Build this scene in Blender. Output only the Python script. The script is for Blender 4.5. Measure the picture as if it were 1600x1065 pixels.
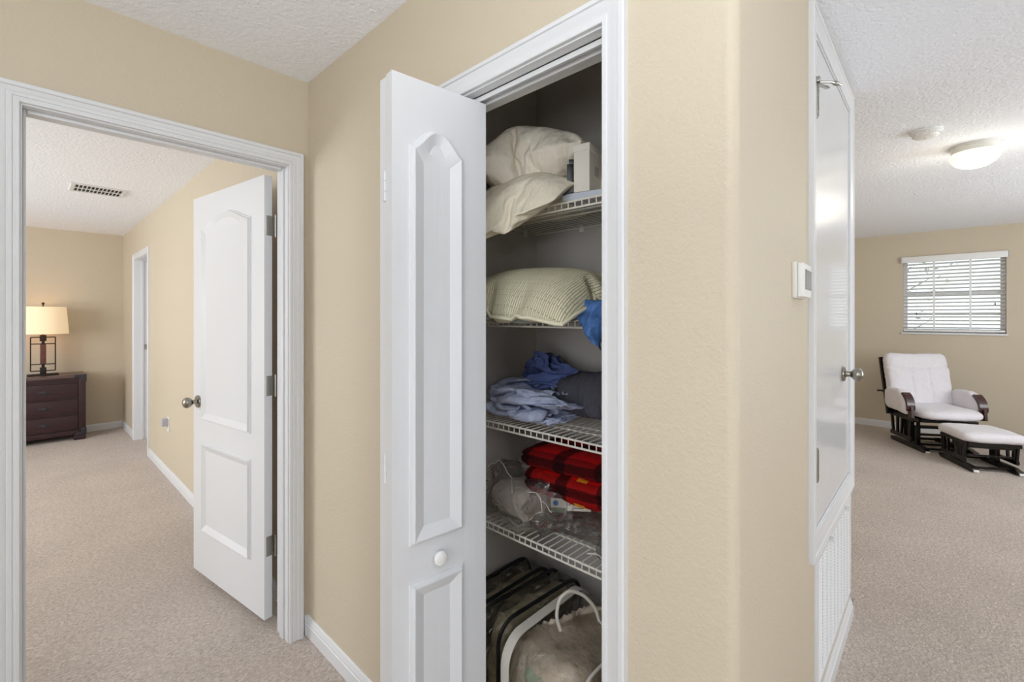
import bpy, bmesh, math, random
from mathutils import Vector, Matrix, noise
random.seed(7)
for o in list(bpy.data.objects): bpy.data.objects.remove(o)
SC = bpy.context.scene
COL = SC.collection
PI = math.pi
def R(d): return math.radians(d)
def lin(c): return c/12.92 if c <= .04045 else ((c+.055)/1.055)**2.4
def srgb(r, g, b): return (lin(r/255), lin(g/255), lin(b/255), 1)

# ------------------------------------------------------------ camera (x runs along the hall, y across it, z up)
YAW = math.atan2(670, 714)
cam = bpy.data.cameras.new('camera'); cam_o = bpy.data.objects.new('camera', cam); COL.objects.link(cam_o)
cam.sensor_width = 36; cam.lens = 714/1600*36; cam.shift_y = -37/1600; cam.clip_start = .02
cam_o.location = (0, 0, 1.40); cam_o.rotation_euler = (R(90), 0, YAW-PI/2)
SC.camera = cam_o

# ------------------------------------------------------------ exposure, world, daylight
SC.view_settings.view_transform = 'Standard'; SC.view_settings.look = 'None'
SC.view_settings.exposure = -.59; SC.view_settings.gamma = 1; SC.view_settings.use_curve_mapping = False
SC.cycles.max_bounces = 10; SC.cycles.diffuse_bounces = 6; SC.cycles.transparent_max_bounces = 16
SC.cycles.sample_clamp_indirect = 6
W = bpy.data.worlds.new('sky'); SC.world = W; W.use_nodes = True
wb = W.node_tree.nodes['Background']; wb.inputs[0].default_value = (.86, .93, 1, 1); wb.inputs[1].default_value = 2.2

def area(name, loc, target, sx, sy, watts, color=(1, 1, 1), spread=180):
    l = bpy.data.lights.new(name, 'AREA'); l.shape = 'RECTANGLE'; l.size = sx; l.size_y = sy; l.energy = watts; l.color = color
    l.spread = R(spread)
    o = bpy.data.objects.new(name, l); COL.objects.link(o); o.location = loc
    o.rotation_euler = (Vector(target)-Vector(loc)).to_track_quat('-Z', 'Y').to_euler(); return o
def point(name, loc, watts, color=(1, .93, .82), r=.06):
    l = bpy.data.lights.new(name, 'POINT'); l.energy = watts; l.color = color; l.shadow_soft_size = r
    o = bpy.data.objects.new(name, l); COL.objects.link(o); o.location = loc; return o
# lamps at added, unseen hall, loft and end windows; then the bedroom window's daylight
area('added_hall_daylight', (-.3, -2.72, 1.5), (-.1, 0, 2.6), 2.2, 1.7, 21, (.93, .967, 1))
area('added_loft_daylight', (4.6, -2.72, 1.5), (4.5, 0, 3.0), 2.4, 1.5, 118, (.93, .967, 1))
area('added_end_daylight', (-2.12, -.4, 1.5), (0, 0, 1.9), 1.5, 1.7, 40, (.93, .967, 1))
area('daylight_bedroom_window', (-2.9, 4.7, 1.45), (.3, 5.0, 2.4), 1.9, 1.5, 150, (.93, .967, 1))
area('bedroom_fill', (-1.6, 2.3, 1.5), (-1.0, 5, 1.6), 1.0, 1.2, 10, (1, .985, .96))  # added fill lamp for the bedroom; no window stands here

# added fill lamp aimed up at the hall ceiling, unseen behind the camera
area('hall_ceiling_fill', (-.55, -.45, 1.75), (-.5, -.4, 2.5), .45, .45, 56, (.90, .955, 1))

# ------------------------------------------------------------ materials
class NT:
    def __init__(s, name):
        s.m = bpy.data.materials.new(name); s.m.use_nodes = True
        s.t = s.m.node_tree; s.b = s.t.nodes['Principled BSDF']; s.out = s.t.nodes['Material Output']
    def n(s, kind, **kw):
        x = s.t.nodes.new(kind)
        for k, v in kw.items():
            if k in x.inputs: x.inputs[k].default_value = v
            else: setattr(x, k, v)
        return x
    def l(s, a, b): s.t.links.new(a, b)
def mat(name, col, rough=.5, metal=0., spec=.5, coat=0., bump=None, vary=None, emit=None, sheen=0):
    t = NT(name); b = t.b
    b.inputs['Base Color'].default_value = col; b.inputs['Roughness'].default_value = rough
    b.inputs['Metallic'].default_value = metal; b.inputs['Specular IOR Level'].default_value = spec
    b.inputs['Coat Weight'].default_value = coat
    if sheen: b.inputs['Sheen Weight'].default_value = sheen
    tc = t.n('ShaderNodeTexCoord')
    if vary:
        sc, amt, stretch = vary
        mp = t.n('ShaderNodeMapping'); mp.inputs['Scale'].default_value = stretch; t.l(tc.outputs['Object'], mp.inputs['Vector'])
        nz = t.n('ShaderNodeTexNoise'); nz.inputs['Scale'].default_value = sc; nz.inputs['Detail'].default_value = 4
        t.l(mp.outputs[0], nz.inputs['Vector'])
        mr = t.n('ShaderNodeMapRange'); mr.inputs['From Min'].default_value = .3; mr.inputs['From Max'].default_value = .7
        mr.inputs['To Min'].default_value = 1-amt; mr.inputs['To Max'].default_value = 1+amt; t.l(nz.outputs['Fac'], mr.inputs['Value'])
        mx = t.n('ShaderNodeMix', data_type='RGBA', blend_type='MULTIPLY'); mx.inputs[0].default_value = 1
        mx.inputs[6].default_value = col; t.l(mr.outputs[0], mx.inputs[7]); t.l(mx.outputs[2], b.inputs['Base Color'])
    if bump:
        prev = None
        for sc, dist, stretch in bump:
            mp = t.n('ShaderNodeMapping'); mp.inputs['Scale'].default_value = stretch; t.l(tc.outputs['Object'], mp.inputs['Vector'])
            nz = t.n('ShaderNodeTexNoise'); nz.inputs['Scale'].default_value = sc; nz.inputs['Detail'].default_value = 3
            t.l(mp.outputs[0], nz.inputs['Vector'])
            bp = t.n('ShaderNodeBump'); bp.inputs['Distance'].default_value = dist; bp.inputs['Strength'].default_value = 1
            t.l(nz.outputs['Fac'], bp.inputs['Height'])
            if prev: t.l(prev.outputs[0], bp.inputs['Normal'])
            prev = bp
        t.l(prev.outputs[0], b.inputs['Normal'])
    if emit:
        b.inputs['Emission Color'].default_value = emit[0]; b.inputs['Emission Strength'].default_value = emit[1]
    return t.m
S1 = (1, 1, 1)
def clear_plastic(name, tint, fac, bumpscale=18, bumpdist=.02, rough=.12, haze=0., amt=.5):
    t = NT(name); t.t.nodes.remove(t.b)
    tr = t.n('ShaderNodeBsdfTransparent'); tr.inputs[0].default_value = tint
    gl = t.n('ShaderNodeBsdfGlossy'); gl.inputs['Roughness'].default_value = rough; gl.inputs['Color'].default_value = (1, 1, 1, 1)
    df = t.n('ShaderNodeBsdfDiffuse'); df.inputs[0].default_value = (.86, .85, .83, 1)
    lw = t.n('ShaderNodeFresnel'); lw.inputs['IOR'].default_value = 1.4
    ad = t.n('ShaderNodeMath', operation='MULTIPLY_ADD'); ad.inputs[1].default_value = amt; ad.inputs[2].default_value = fac; ad.use_clamp = True
    if bumpdist:
        tc = t.n('ShaderNodeTexCoord'); nz = t.n('ShaderNodeTexNoise'); nz.inputs['Scale'].default_value = bumpscale
        nz.inputs['Detail'].default_value = 3; nz.inputs['Distortion'].default_value = 1.5
        bp = t.n('ShaderNodeBump'); bp.inputs['Distance'].default_value = bumpdist
        t.l(tc.outputs['Object'], nz.inputs['Vector']); t.l(nz.outputs['Fac'], bp.inputs['Height'])
        t.l(bp.outputs[0], gl.inputs['Normal'])
    t.l(lw.outputs[0], ad.inputs[0])
    m0 = t.n('ShaderNodeMixShader'); m0.inputs[0].default_value = haze; t.l(tr.outputs[0], m0.inputs[1]); t.l(df.outputs[0], m0.inputs[2])
    mx = t.n('ShaderNodeMixShader'); t.l(ad.outputs[0], mx.inputs[0]); t.l(m0.outputs[0], mx.inputs[1]); t.l(gl.outputs[0], mx.inputs[2])
    t.l(mx.outputs[0], t.out.inputs['Surface']); return t.m
def glass(name):
    return clear_plastic(name, (.97, .98, .98, 1), .0, 1, 0.0, .0, 0, 1.)

PAINT = srgb(200, 188, 167)
M = {}
M['wall'] = mat('beige_orange_peel_paint', PAINT, .55, bump=[(140, .0012, S1), (60, .0008, S1)], spec=.35)
M['ceil'] = mat('white_knockdown_ceiling', srgb(243, 246, 252), .8, bump=[(62, .005, S1), (170, .0015, S1)], spec=.2)
M['closet'] = mat('wall_paint_greyed_for_shade', srgb(190, 185, 180), .7, bump=[(140, .0012, S1)], spec=.2)  # beige wall paint, greyed in colour to carry the closet's shade
M['trim'] = mat('white_semi_gloss_trim', srgb(218, 219, 221), .35, spec=.45)
M['door'] = mat('white_moulded_door_paint', srgb(217, 218, 220), .38, spec=.45, bump=[(60, .0006, (1, 1, .04))])
M['gloss'] = mat('glossy_white_enamel_door', srgb(214, 215, 217), .24, spec=.6, coat=.25, bump=[(30, .0004, (1, 1, .05))])
M['nickel'] = mat('brushed_nickel', srgb(168, 166, 160), .3, metal=1)
M['nickel_dark'] = mat('satin_nickel_knob', srgb(150, 146, 138), .25, metal=1)
M['plastic'] = mat('white_plastic', srgb(232, 232, 230), .4)
M['plastic_shade'] = mat('ivory_white_plastic', srgb(226, 224, 216), .45)
M['screen'] = mat('grey_lcd', srgb(108, 108, 106), .25)
M['dark'] = mat('painted_recess_shade', srgb(40, 40, 42), .8)  # near-black colour standing in for shade in the grille and vent
M['black'] = mat('black_plastic', srgb(14, 14, 15), .35)
M['piping_black'] = mat('black_piping', srgb(12, 12, 14), .5)
M['espresso'] = mat('espresso_lacquered_wood', srgb(13, 9, 9), .3, spec=.4, coat=.1, vary=(20, .3, (1, 6, 1)))
M['mahogany'] = mat('mahogany_arm_facing', srgb(58, 24, 24), .28, coat=.3, vary=(14, .3, (8, 8, 1)))
M['dresser'] = mat('dark_mahogany_wood', srgb(48, 25, 29), .4, vary=(9, .35, (1, 9, 9)), bump=[(12, .001, (1, 9, 9))])
M['iron'] = mat('wrought_iron_brown', srgb(48, 42, 40), .5, metal=.6)
M['lamp_wood'] = mat('lamp_wood_red_brown', srgb(92, 52, 46), .45, vary=(20, .25, (6, 6, 1)))
M['pewter'] = mat('pewter_bracket', srgb(66, 64, 70), .4, metal=.7)
M['cream'] = mat('cream_upholstery', srgb(224, 220, 224), .9, bump=[(45, .004, S1), (9, .012, S1)], sheen=.2, spec=.2)
M['wire'] = mat('white_vinyl_coated_wire', srgb(226, 222, 212), .4)
M['pillow_white'] = mat('white_cotton_pillow', srgb(226, 218, 203), .85, bump=[(7, .04, S1), (20, .009, (1, 2.5, 1))], spec=.2)
M['pillow_ivory'] = mat('ivory_cotton_pillow', srgb(226, 217, 197), .85, bump=[(6, .04, S1), (18, .009, (1, 2.5, 1))], spec=.2)
M['card'] = mat('white_carton', srgb(216, 210, 200), .6)
M['card_blue'] = mat('pale_blue_carton', srgb(188, 194, 204), .6)
M['blue_cloth'] = mat('mid_blue_cloth', srgb(78, 116, 174), .9, vary=(25, .45, S1), bump=[(14, .03, S1)], spec=.15)
M['navy_sheet'] = mat('denim_blue_sheet', srgb(84, 98, 146), .9, bump=[(12, .03, (1, 1.6, 1))], spec=.15)
M['pale_sheet'] = mat('pale_periwinkle_sheet', srgb(172, 180, 204), .9, bump=[(10, .035, (1, 1.5, 1)), (30, .008, S1)], spec=.15)
M['slate_pillow'] = mat('slate_grey_pillowcase', srgb(78, 78, 86), .9, bump=[(9, .03, (1, 3, 1))], spec=.15)
M['grey_under'] = mat('grey_sham_lining', srgb(120, 120, 112), .9, bump=[(10, .02, S1)])
M['white_linen'] = mat('white_folded_linen', srgb(214, 205, 194), .9, bump=[(9, .03, S1)])
M['taupe'] = mat('taupe_comforter', srgb(182, 168, 150), .75, vary=(6, .3, S1), bump=[(7, .05, (1, 1, 2)), (22, .015, S1)])
M['olive'] = mat('olive_brown_bedding', srgb(170, 158, 130), .75, vary=(5, .45, S1), bump=[(8, .05, (1, 1, 2)), (24, .015, S1)])
M['sage_bed'] = mat('pale_sage_bedding', srgb(150, 162, 140), .8, bump=[(12, .03, S1)])
M['vinyl'] = clear_plastic('clear_vinyl', (.97, .965, .94, 1), .02, 14, .03, .12, .03, .8)
M['poly'] = clear_plastic('clear_polythene', (.98, .975, .97, 1), .03, 16, .02, .10, .04, .85)
M['white_piping'] = mat('white_vinyl_piping', srgb(214, 208, 198), .45)
M['glass'] = glass('window_glass')
M['blue_dot'] = mat('blue_sticker', srgb(32, 112, 184), .5)
M['ink'] = mat('black_ink', srgb(30, 30, 34), .6)
M['foliage'] = mat('pale_green_foliage', srgb(206, 210, 186), .9, vary=(3, .4, S1))
M['bark'] = mat('grey_bark', srgb(176, 168, 158), .9)
M['ground'] = mat('outdoor_lawn', srgb(140, 146, 112), .95)
# emitting things
M['shade'] = mat('lit_linen_lampshade', srgb(236, 214, 178), .8, emit=((1, .77, .49, 1), .54))
M['dome'] = mat('lit_frosted_glass_dome', srgb(250, 246, 225), .4, emit=((1, .95, .70, 1), 1.15))

def carpet():
    t = NT('beige_cut_pile_carpet'); b = t.b; b.inputs['Roughness'].default_value = .95; b.inputs['Specular IOR Level'].default_value = .1
    b.inputs['Sheen Weight'].default_value = .25
    tc = t.n('ShaderNodeTexCoord')
    mp = t.n('ShaderNodeMapping'); mp.inputs['Scale'].default_value = (1, 1.5, 1); mp.inputs['Rotation'].default_value = (0, 0, R(40)); t.l(tc.outputs['Object'], mp.inputs['Vector'])
    n1 = t.n('ShaderNodeTexNoise'); n1.inputs['Scale'].default_value = 70; n1.inputs['Detail'].default_value = 5; n1.inputs['Roughness'].default_value = .7; n1.inputs['Distortion'].default_value = .8
    n2 = t.n('ShaderNodeTexNoise'); n2.inputs['Scale'].default_value = 2.2; n2.inputs['Detail'].default_value = 3
    t.l(mp.outputs[0], n1.inputs['Vector']); t.l(tc.outputs['Object'], n2.inputs['Vector'])
    cr = t.n('ShaderNodeValToRGB'); e = cr.color_ramp.elements
    e[0].position = .34; e[0].color = srgb(176, 160, 148); e[1].position = .64; e[1].color = srgb(233, 219, 207)
    t.l(n1.outputs['Fac'], cr.inputs[0])
    mr = t.n('ShaderNodeMapRange'); mr.inputs['From Min'].default_value = .3; mr.inputs['From Max'].default_value = .7; mr.inputs['To Min'].default_value = .93; mr.inputs['To Max'].default_value = 1.05
    t.l(n2.outputs['Fac'], mr.inputs['Value'])
    mx = t.n('ShaderNodeMix', data_type='RGBA', blend_type='MULTIPLY'); mx.inputs[0].default_value = 1
    t.l(cr.outputs[0], mx.inputs[6]); t.l(mr.outputs[0], mx.inputs[7]); t.l(mx.outputs[2], b.inputs['Base Color'])
    bp = t.n('ShaderNodeBump'); bp.inputs['Distance'].default_value = .012; t.l(n1.outputs['Fac'], bp.inputs['Height']); t.l(bp.outputs[0], b.inputs['Normal'])
    return t.m
M['carpet'] = carpet()

def plaid(name, dark):
    t = NT(name); b = t.b; b.inputs['Roughness'].default_value = .9; b.inputs['Specular IOR Level'].default_value = .15
    tc = t.n('ShaderNodeTexCoord'); sp = t.n('ShaderNodeSeparateXYZ'); t.l(tc.outputs['Object'], sp.inputs[0])
    def band(sock, period, off, lo, hi):
        a = t.n('ShaderNodeMath', operation='ADD'); a.inputs[1].default_value = off+10*period; t.l(sock, a.inputs[0])
        m = t.n('ShaderNodeMath', operation='MODULO'); m.inputs[1].default_value = period; t.l(a.outputs[0], m.inputs[0])
        g = t.n('ShaderNodeMath', operation='GREATER_THAN'); g.inputs[1].default_value = lo; t.l(m.outputs[0], g.inputs[0])
        h = t.n('ShaderNodeMath', operation='LESS_THAN'); h.inputs[1].default_value = hi; t.l(m.outputs[0], h.inputs[0])
        r = t.n('ShaderNodeMath', operation='MULTIPLY'); t.l(g.outputs[0], r.inputs[0]); t.l(h.outputs[0], r.inputs[1]); return r.outputs[0]
    def over(base, fac, col, amt):
        f = t.n('ShaderNodeMath', operation='MULTIPLY'); f.inputs[1].default_value = amt; t.l(fac, f.inputs[0])
        x = t.n('ShaderNodeMix', data_type='RGBA'); t.l(f.outputs[0], x.inputs[0]); x.inputs[7].default_value = col
        if isinstance(base, tuple): x.inputs[6].default_value = base
        else: t.l(base, x.inputs[6])
        return x.outputs[2]
    c = srgb(216, 26, 22) if not dark else srgb(176, 14, 18)
    c = over(c, band(sp.outputs['Y'], .17, .03, 0, .05), srgb(24, 4, 6), .8)
    c = over(c, band(sp.outputs['Z'], .1, .012, 0, .03), srgb(24, 4, 6), .75)
    c = over(c, band(sp.outputs['X'], .15, .0, 0, .045), srgb(30, 4, 6), .6)
    if not dark:
        y = band(sp.outputs['Y'], .34, .10, 0, .042)
        z = band(sp.outputs['Z'], .1, .062, 0, .034)
        yz = t.n('ShaderNodeMath', operation='MULTIPLY'); t.l(y, yz.inputs[0]); t.l(z, yz.inputs[1])
        c = over(c, yz.outputs[0], srgb(240, 170, 40), .85)
    t.l(c, b.inputs['Base Color'])
    nz = t.n('ShaderNodeTexNoise'); nz.inputs['Scale'].default_value = 60; t.l(tc.outputs['Object'], nz.inputs['Vector'])
    bp = t.n('ShaderNodeBump'); bp.inputs['Distance'].default_value = .004; t.l(nz.outputs['Fac'], bp.inputs['Height']); t.l(bp.outputs[0], b.inputs['Normal'])
    return t.m
M['plaid'] = plaid('red_black_plaid_fleece', False); M['plaid_shaded'] = plaid('red_plaid_fleece_shaded', True)  # second copy is the same plaid with shade put into its red

def quilted():
    t = NT('sage_quilted_cotton'); b = t.b; b.inputs['Roughness'].default_value = .85; b.inputs['Specular IOR Level'].default_value = .2
    tc = t.n('ShaderNodeTexCoord')
    br = t.n('ShaderNodeTexBrick'); br.offset = .37; br.squash = 1
    br.inputs['Scale'].default_value = 1; br.inputs['Brick Width'].default_value = .045; br.inputs['Row Height'].default_value = .0085
    br.inputs['Mortar Size'].default_value = .0011; br.inputs['Mortar Smooth'].default_value = .8
    nz = t.n('ShaderNodeTexNoise'); nz.inputs['Scale'].default_value = 9
    vm = t.n('ShaderNodeVectorMath', operation='SCALE'); vm.inputs['Scale'].default_value = .010
    va = t.n('ShaderNodeVectorMath', operation='ADD'); t.l(tc.outputs['UV'], nz.inputs['Vector']); t.l(nz.outputs['Color'], vm.inputs[0])
    mp = t.n('ShaderNodeMapping'); mp.inputs['Rotation'].default_value = (0, 0, R(90)); t.l(tc.outputs['UV'], mp.inputs['Vector'])
    t.l(mp.outputs[0], va.inputs[0]); t.l(vm.outputs[0], va.inputs[1]); t.l(va.outputs[0], br.inputs['Vector'])
    br.inputs['Color1'].default_value = srgb(212, 206, 178); br.inputs['Color2'].default_value = srgb(205, 199, 171); br.inputs['Mortar'].default_value = srgb(180, 173, 146)
    t.l(br.outputs['Color'], b.inputs['Base Color'])
    bp = t.n('ShaderNodeBump'); bp.inputs['Distance'].default_value = .004; bp.invert = True; t.l(br.outputs['Fac'], bp.inputs['Height'])
    t.l(bp.outputs[0], b.inputs['Normal']); return t.m
M['sage'] = quilted(); M['sage_pipe'] = mat('sage_piping', srgb(214, 209, 184), .8)

# ------------------------------------------------------------ mesh helpers
def link(name, me, m, parent=None, loc=None, sharp=35):
    for p in me.polygons: p.use_smooth = True
    me.set_sharp_from_angle(angle=R(sharp))
    o = bpy.data.objects.new(name, me); COL.objects.link(o)
    if m: me.materials.append(M[m] if isinstance(m, str) else m)
    if parent: o.parent = parent
    if loc: o.location = loc
    return o
def empty(name, loc, rz=0.):
    o = bpy.data.objects.new(name, None); COL.objects.link(o); o.location = loc; o.rotation_euler = (0, 0, rz); o.empty_display_size = .1
    return o
def tag(o, label=None, cat=None, group=None, kind=None):
    if label: o['label'] = label
    if cat: o['category'] = cat
    if group: o['group'] = group
    if kind: o['kind'] = kind
    return o
class MB:
    def __init__(s): s.bm = bmesh.new()
    def box(s, x0, x1, y0, y1, z0, z1, bev=0, seg=2):
        r = bmesh.ops.create_cube(s.bm, size=1, matrix=Matrix.Translation(((x0+x1)/2, (y0+y1)/2, (z0+z1)/2)) @ Matrix.Diagonal((abs(x1-x0), abs(y1-y0), abs(z1-z0), 1)))
        if bev: s._bev(r['verts'], bev, seg)
        return s
    def _bev(s, vs, bev, seg):
        es = {e for v in vs for e in v.link_edges}
        bmesh.ops.bevel(s.bm, geom=list(es), offset=bev, segments=seg, affect='EDGES', profile=.6)
    def obox(s, c, ax, ay, az, bev=0, seg=2):
        m = Matrix((ax, ay, az)).transposed().to_4x4(); m.translation = Vector(c)
        r = bmesh.ops.create_cube(s.bm, size=2, matrix=m)
        if bev: s._bev(r['verts'], bev, seg)
        return s
    def bar(s, p0, p1, w, h, up=(0, 0, 1), bev=0):
        p0 = Vector(p0); p1 = Vector(p1); d = p1-p0; t = d.normalized(); up = Vector(up)
        a = t.cross(up)
        if a.length < 1e-4: a = t.cross(Vector((1, 0, 0)))
        a.normalize(); c = a.cross(t)
        return s.obox((p0+p1)/2, d/2, a*w/2, c*h/2, bev)
    def tube(s, pts, r, n=8, closed=False, caps=True):
        pts = [Vector(p) for p in pts]; k = len(pts); rings = []; prev = None
        for i, p in enumerate(pts):
            if closed: t = pts[(i+1) % k]-pts[i-1]
            else: t = pts[min(i+1, k-1)]-pts[max(i-1, 0)]
            t.normalize()
            if prev is None:
                a = t.cross(Vector((0, 0, 1)))
                if a.length < 1e-3: a = t.cross(Vector((0, 1, 0)))
            else: a = prev-t*prev.dot(t)
            a.normalize(); prev = a; b = t.cross(a)
            rr = r[i] if isinstance(r, (list, tuple)) else r
            rings.append([s.bm.verts.new(p+a*math.cos(2*PI*j/n)*rr+b*math.sin(2*PI*j/n)*rr) for j in range(n)])
        for i in range(k if closed else k-1):
            A = rings[i]; B = rings[(i+1) % k]
            for j in range(n): s.bm.faces.new((A[j], A[(j+1) % n], B[(j+1) % n], B[j]))
        if caps and not closed:
            s.bm.faces.new(rings[0][::-1]); s.bm.faces.new(rings[-1])
        return s
    def lathe(s, prof, n=32, m=None):
        m = m or Matrix(); rings = []
        for r, z in prof:
            if r < 1e-6: rings.append([s.bm.verts.new(m @ Vector((0, 0, z)))])
            else: rings.append([s.bm.verts.new(m @ Vector((r*math.cos(2*PI*j/n), r*math.sin(2*PI*j/n), z))) for j in range(n)])
        for A, B in zip(rings, rings[1:]):
            for j in range(n):
                a, b = A[j % len(A)], A[(j+1) % len(A)]; c, d = B[(j+1) % len(B)], B[j % len(B)]
                f = [v for i, v in enumerate((a, b, c, d)) if v not in (a, b, c, d)[:i]]
                if len(f) >= 3: s.bm.faces.new(f)
        for ring, rev in ((rings[0], True), (rings[-1], False)):
            if len(ring) > 2: s.bm.faces.new(ring[::-1] if rev else ring)
        return s
    def prism(s, poly, fn, h0, h1):
        A = [s.bm.verts.new(fn(x, y, h0)) for x, y in poly]; B = [s.bm.verts.new(fn(x, y, h1)) for x, y in poly]; n = len(poly)
        s.bm.faces.new(A[::-1]); s.bm.faces.new(B)
        for i in range(n): s.bm.faces.new((A[i], A[(i+1) % n], B[(i+1) % n], B[i]))
        return s
    def sweep(s, path, prof, fn, closed=False):
        """prof: (d outward, h) pairs; path: 2D corners, outward to the left of travel; fn(a,b,h) -> point"""
        k = len(path); P = [Vector(p) for p in path]; offs = []
        for i in range(k):
            def nrm(a, b):
                d = (b-a).normalized(); return Vector((-d.y, d.x))
            if closed: n0 = nrm(P[i-1], P[i]); n1 = nrm(P[i], P[(i+1) % k])
            elif i == 0: n0 = n1 = nrm(P[0], P[1])
            elif i == k-1: n0 = n1 = nrm(P[-2], P[-1])
            else: n0 = nrm(P[i-1], P[i]); n1 = nrm(P[i], P[i+1])
            q = (n0+n1); q = q/max(.2, q.dot(n0)); offs.append(q)
        rings = [[s.bm.verts.new(fn(P[i].x+offs[i].x*d, P[i].y+offs[i].y*d, h)) for d, h in prof] for i in range(k)]
        n = len(prof)
        for i in range(k if closed else k-1):
            A = rings[i]; B = rings[(i+1) % k]
            for j in range(n-1): s.bm.faces.new((A[j], A[j+1], B[j+1], B[j]))
        if not closed:
            s.bm.faces.new(rings[0]); s.bm.faces.new(rings[-1][::-1])
        return s
    def done(s, name, m, parent=None, loc=None, sharp=35, label=None, kind=None):
        bmesh.ops.recalc_face_normals(s.bm, faces=s.bm.faces)
        me = bpy.data.meshes.new(name); s.bm.to_mesh(me); s.bm.free()
        o = link(name, me, m, parent, loc, sharp)
        if label: o['label'] = label
        if kind: o['kind'] = kind
        return o
def copy_tree(o, parent=None):
    c = o.copy(); COL.objects.link(c)
    if parent: c.parent = parent
    for ch in [x for x in bpy.data.objects if x.parent == o]: copy_tree(ch, c)
    return c

# ------------------------------------------------------------ THE SETTING
CE = 2.44
XB = .86            # hall wall with the linen closet
YA = 2.05           # hall wall with the bedroom door
YD = .312           # wall with the air handler door
YC = .262           # rounded corner
XE = 7.5            # loft end wall
YF = 7.62           # bedroom end wall
def st(o, label, cat): return tag(o, label, cat, None, 'structure')

st(MB().box(-3.2, 7.7, -3.0, 7.8, -.06, 0).done('floor', 'carpet'), 'beige cut pile carpet running through hall, bedroom and loft', 'floor')
st(MB().box(-3.2, 7.7, -3.0, 7.8, CE, CE+.08).done('ceiling', 'ceil'), 'white knockdown textured ceiling', 'ceiling')

# wall with the bedroom doorway
AJ0, AJ1, AH = -.006, .773, 2.05
st(MB().box(-2.3, AJ0-.02, YA, YA+.115, 0, CE).box(AJ1+.02, XB, YA, YA+.115, 0, CE).box(AJ0-.02, AJ1+.02, YA, YA+.115, AH+.02, CE)
   .done('wall_left', 'wall'), 'beige hall wall around the bedroom doorway', 'wall')
# closet wall
BJ0, BJ1, BH = .536, 1.13, 2.03
st(MB().box(XB, XB+.11, BJ1+.018, YA+.115, 0, CE).box(XB, XB+.11, BJ0-.018, BJ1+.018, BH+.018, CE).done('wall_front', 'wall'),
   'beige hall wall around the linen closet', 'wall')
# corner piece with bullnose, running to the air handler door
r_ = .022
poly = [(XB+.11, BJ0-.018), (XB, BJ0-.018)]
for i in range(9):
    a = PI+i*(PI/2)/8
    poly.append((XB+r_+r_*math.cos(a), YC+r_+r_*math.sin(a)))
poly += [(1.76, YD), (1.785, YD), (1.785, YD+.11), (XB+.11, YD+.11)]
st(MB().prism(poly, lambda x, y, h: Vector((x, y, h)), 0, CE).done('wall_right', 'wall', sharp=50), 'beige wall with rounded corner beside the closet', 'wall')
DJ0, DJ1, DZ0, DZ1 = 1.80, 2.57, .69, 2.34
st(MB().box(1.785, 2.656, YD, YD+.11, DZ1+.015, CE).box(1.785, 2.656, YD, YD+.11, 0, DZ0-.015).box(DJ1+.015, 2.656, YD, YD+.11, DZ0-.015, DZ1+.015)
   .box(2.555, 2.656, YD+.11, 1.7, 0, CE).done('wall_utility', 'wall'), 'beige wall around the raised utility door', 'wall')
st(MB().box(2.656, XE, 1.6, 1.7, 0, CE).done('wall_loft_left', 'wall'), 'beige side wall of the loft', 'wall')
# loft end wall with window opening
WY0, WY1, WZ0, WZ1 = -.535, .345, 1.215, 2.125
st(MB().box(XE, XE+.14, -3.0, WY0, 0, CE).box(XE, XE+.14, WY1, 1.7, 0, CE).box(XE, XE+.14, WY0, WY1, 0, WZ0).box(XE, XE+.14, WY0, WY1, WZ1, CE)
   .done('wall_loft_end', 'wall'), 'beige end wall of the loft with a small window', 'wall')
# walls behind and beside the camera
st(MB().box(-2.4, -1.4, -2.9, -2.8, 0, CE).box(.8, 3.4, -2.9, -2.8, 0, CE).box(5.8, 7.6, -2.9, -2.8, 0, CE)
   .box(-1.4, .8, -2.9, -2.8, 0, .65).box(-1.4, .8, -2.9, -2.8, 2.35, CE).box(3.4, 5.8, -2.9, -2.8, 0, .75).box(3.4, 5.8, -2.9, -2.8, 2.25, CE)
   .done('wall_back', 'wall'), 'beige outer wall with two added windows behind the camera', 'wall')
st(MB().box(-2.3, -2.2, -2.8, -1.15, 0, CE).box(-2.3, -2.2, .35, YA, 0, CE).box(-2.3, -2.2, -1.15, .35, 0, .65).box(-2.3, -2.2, -1.15, .35, 2.35, CE)
   .done('wall_hall_end', 'wall'), 'beige end wall of the hall behind the camera', 'wall')
# bedroom walls
BO0, BO1, BOH = 5.88, 6.70, 2.05
st(MB().box(XB, XB+.115, YA+.115, BO0-.02, 0, CE).box(XB, XB+.115, BO1+.02, YF, 0, CE).box(XB, XB+.115, BO0-.02, BO1+.02, BOH+.02, CE)
   .done('wall_bedroom_right', 'wall'), 'beige right wall of the bedroom behind the open door', 'wall')
st(MB().box(-3.1, XB+.115, YF, YF+.1, 0, CE).done('wall_bedroom_far', 'wall'), 'beige far wall of the bedroom behind the dresser', 'wall')
st(MB().box(-3.1, -3.0, YA+.115, 3.7, 0, CE).box(-3.1, -3.0, 5.7, YF, 0, CE).box(-3.1, -3.0, 3.7, 5.7, 0, .7).box(-3.1, -3.0, 3.7, 5.7, 2.2, CE)
   .box(-3.1, -2.3, YA, YA+.115, 0, CE).done('wall_bedroom_left', 'wall'), 'beige left wall of the bedroom with its window', 'wall')
# closet interior
CXB, CYL, CYR = 1.523, 1.284, YD+.11
st(MB().box(CXB, CXB+.1, CYR, CYL+.1, 0, CE).done('wall_closet_back', 'closet'), 'unlit back wall of the linen closet', 'wall')
st(MB().box(XB+.11, CXB, CYL, CYL+.1, 0, CE).done('wall_closet_left', 'closet'), 'unlit left side wall of the linen closet', 'wall')

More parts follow.
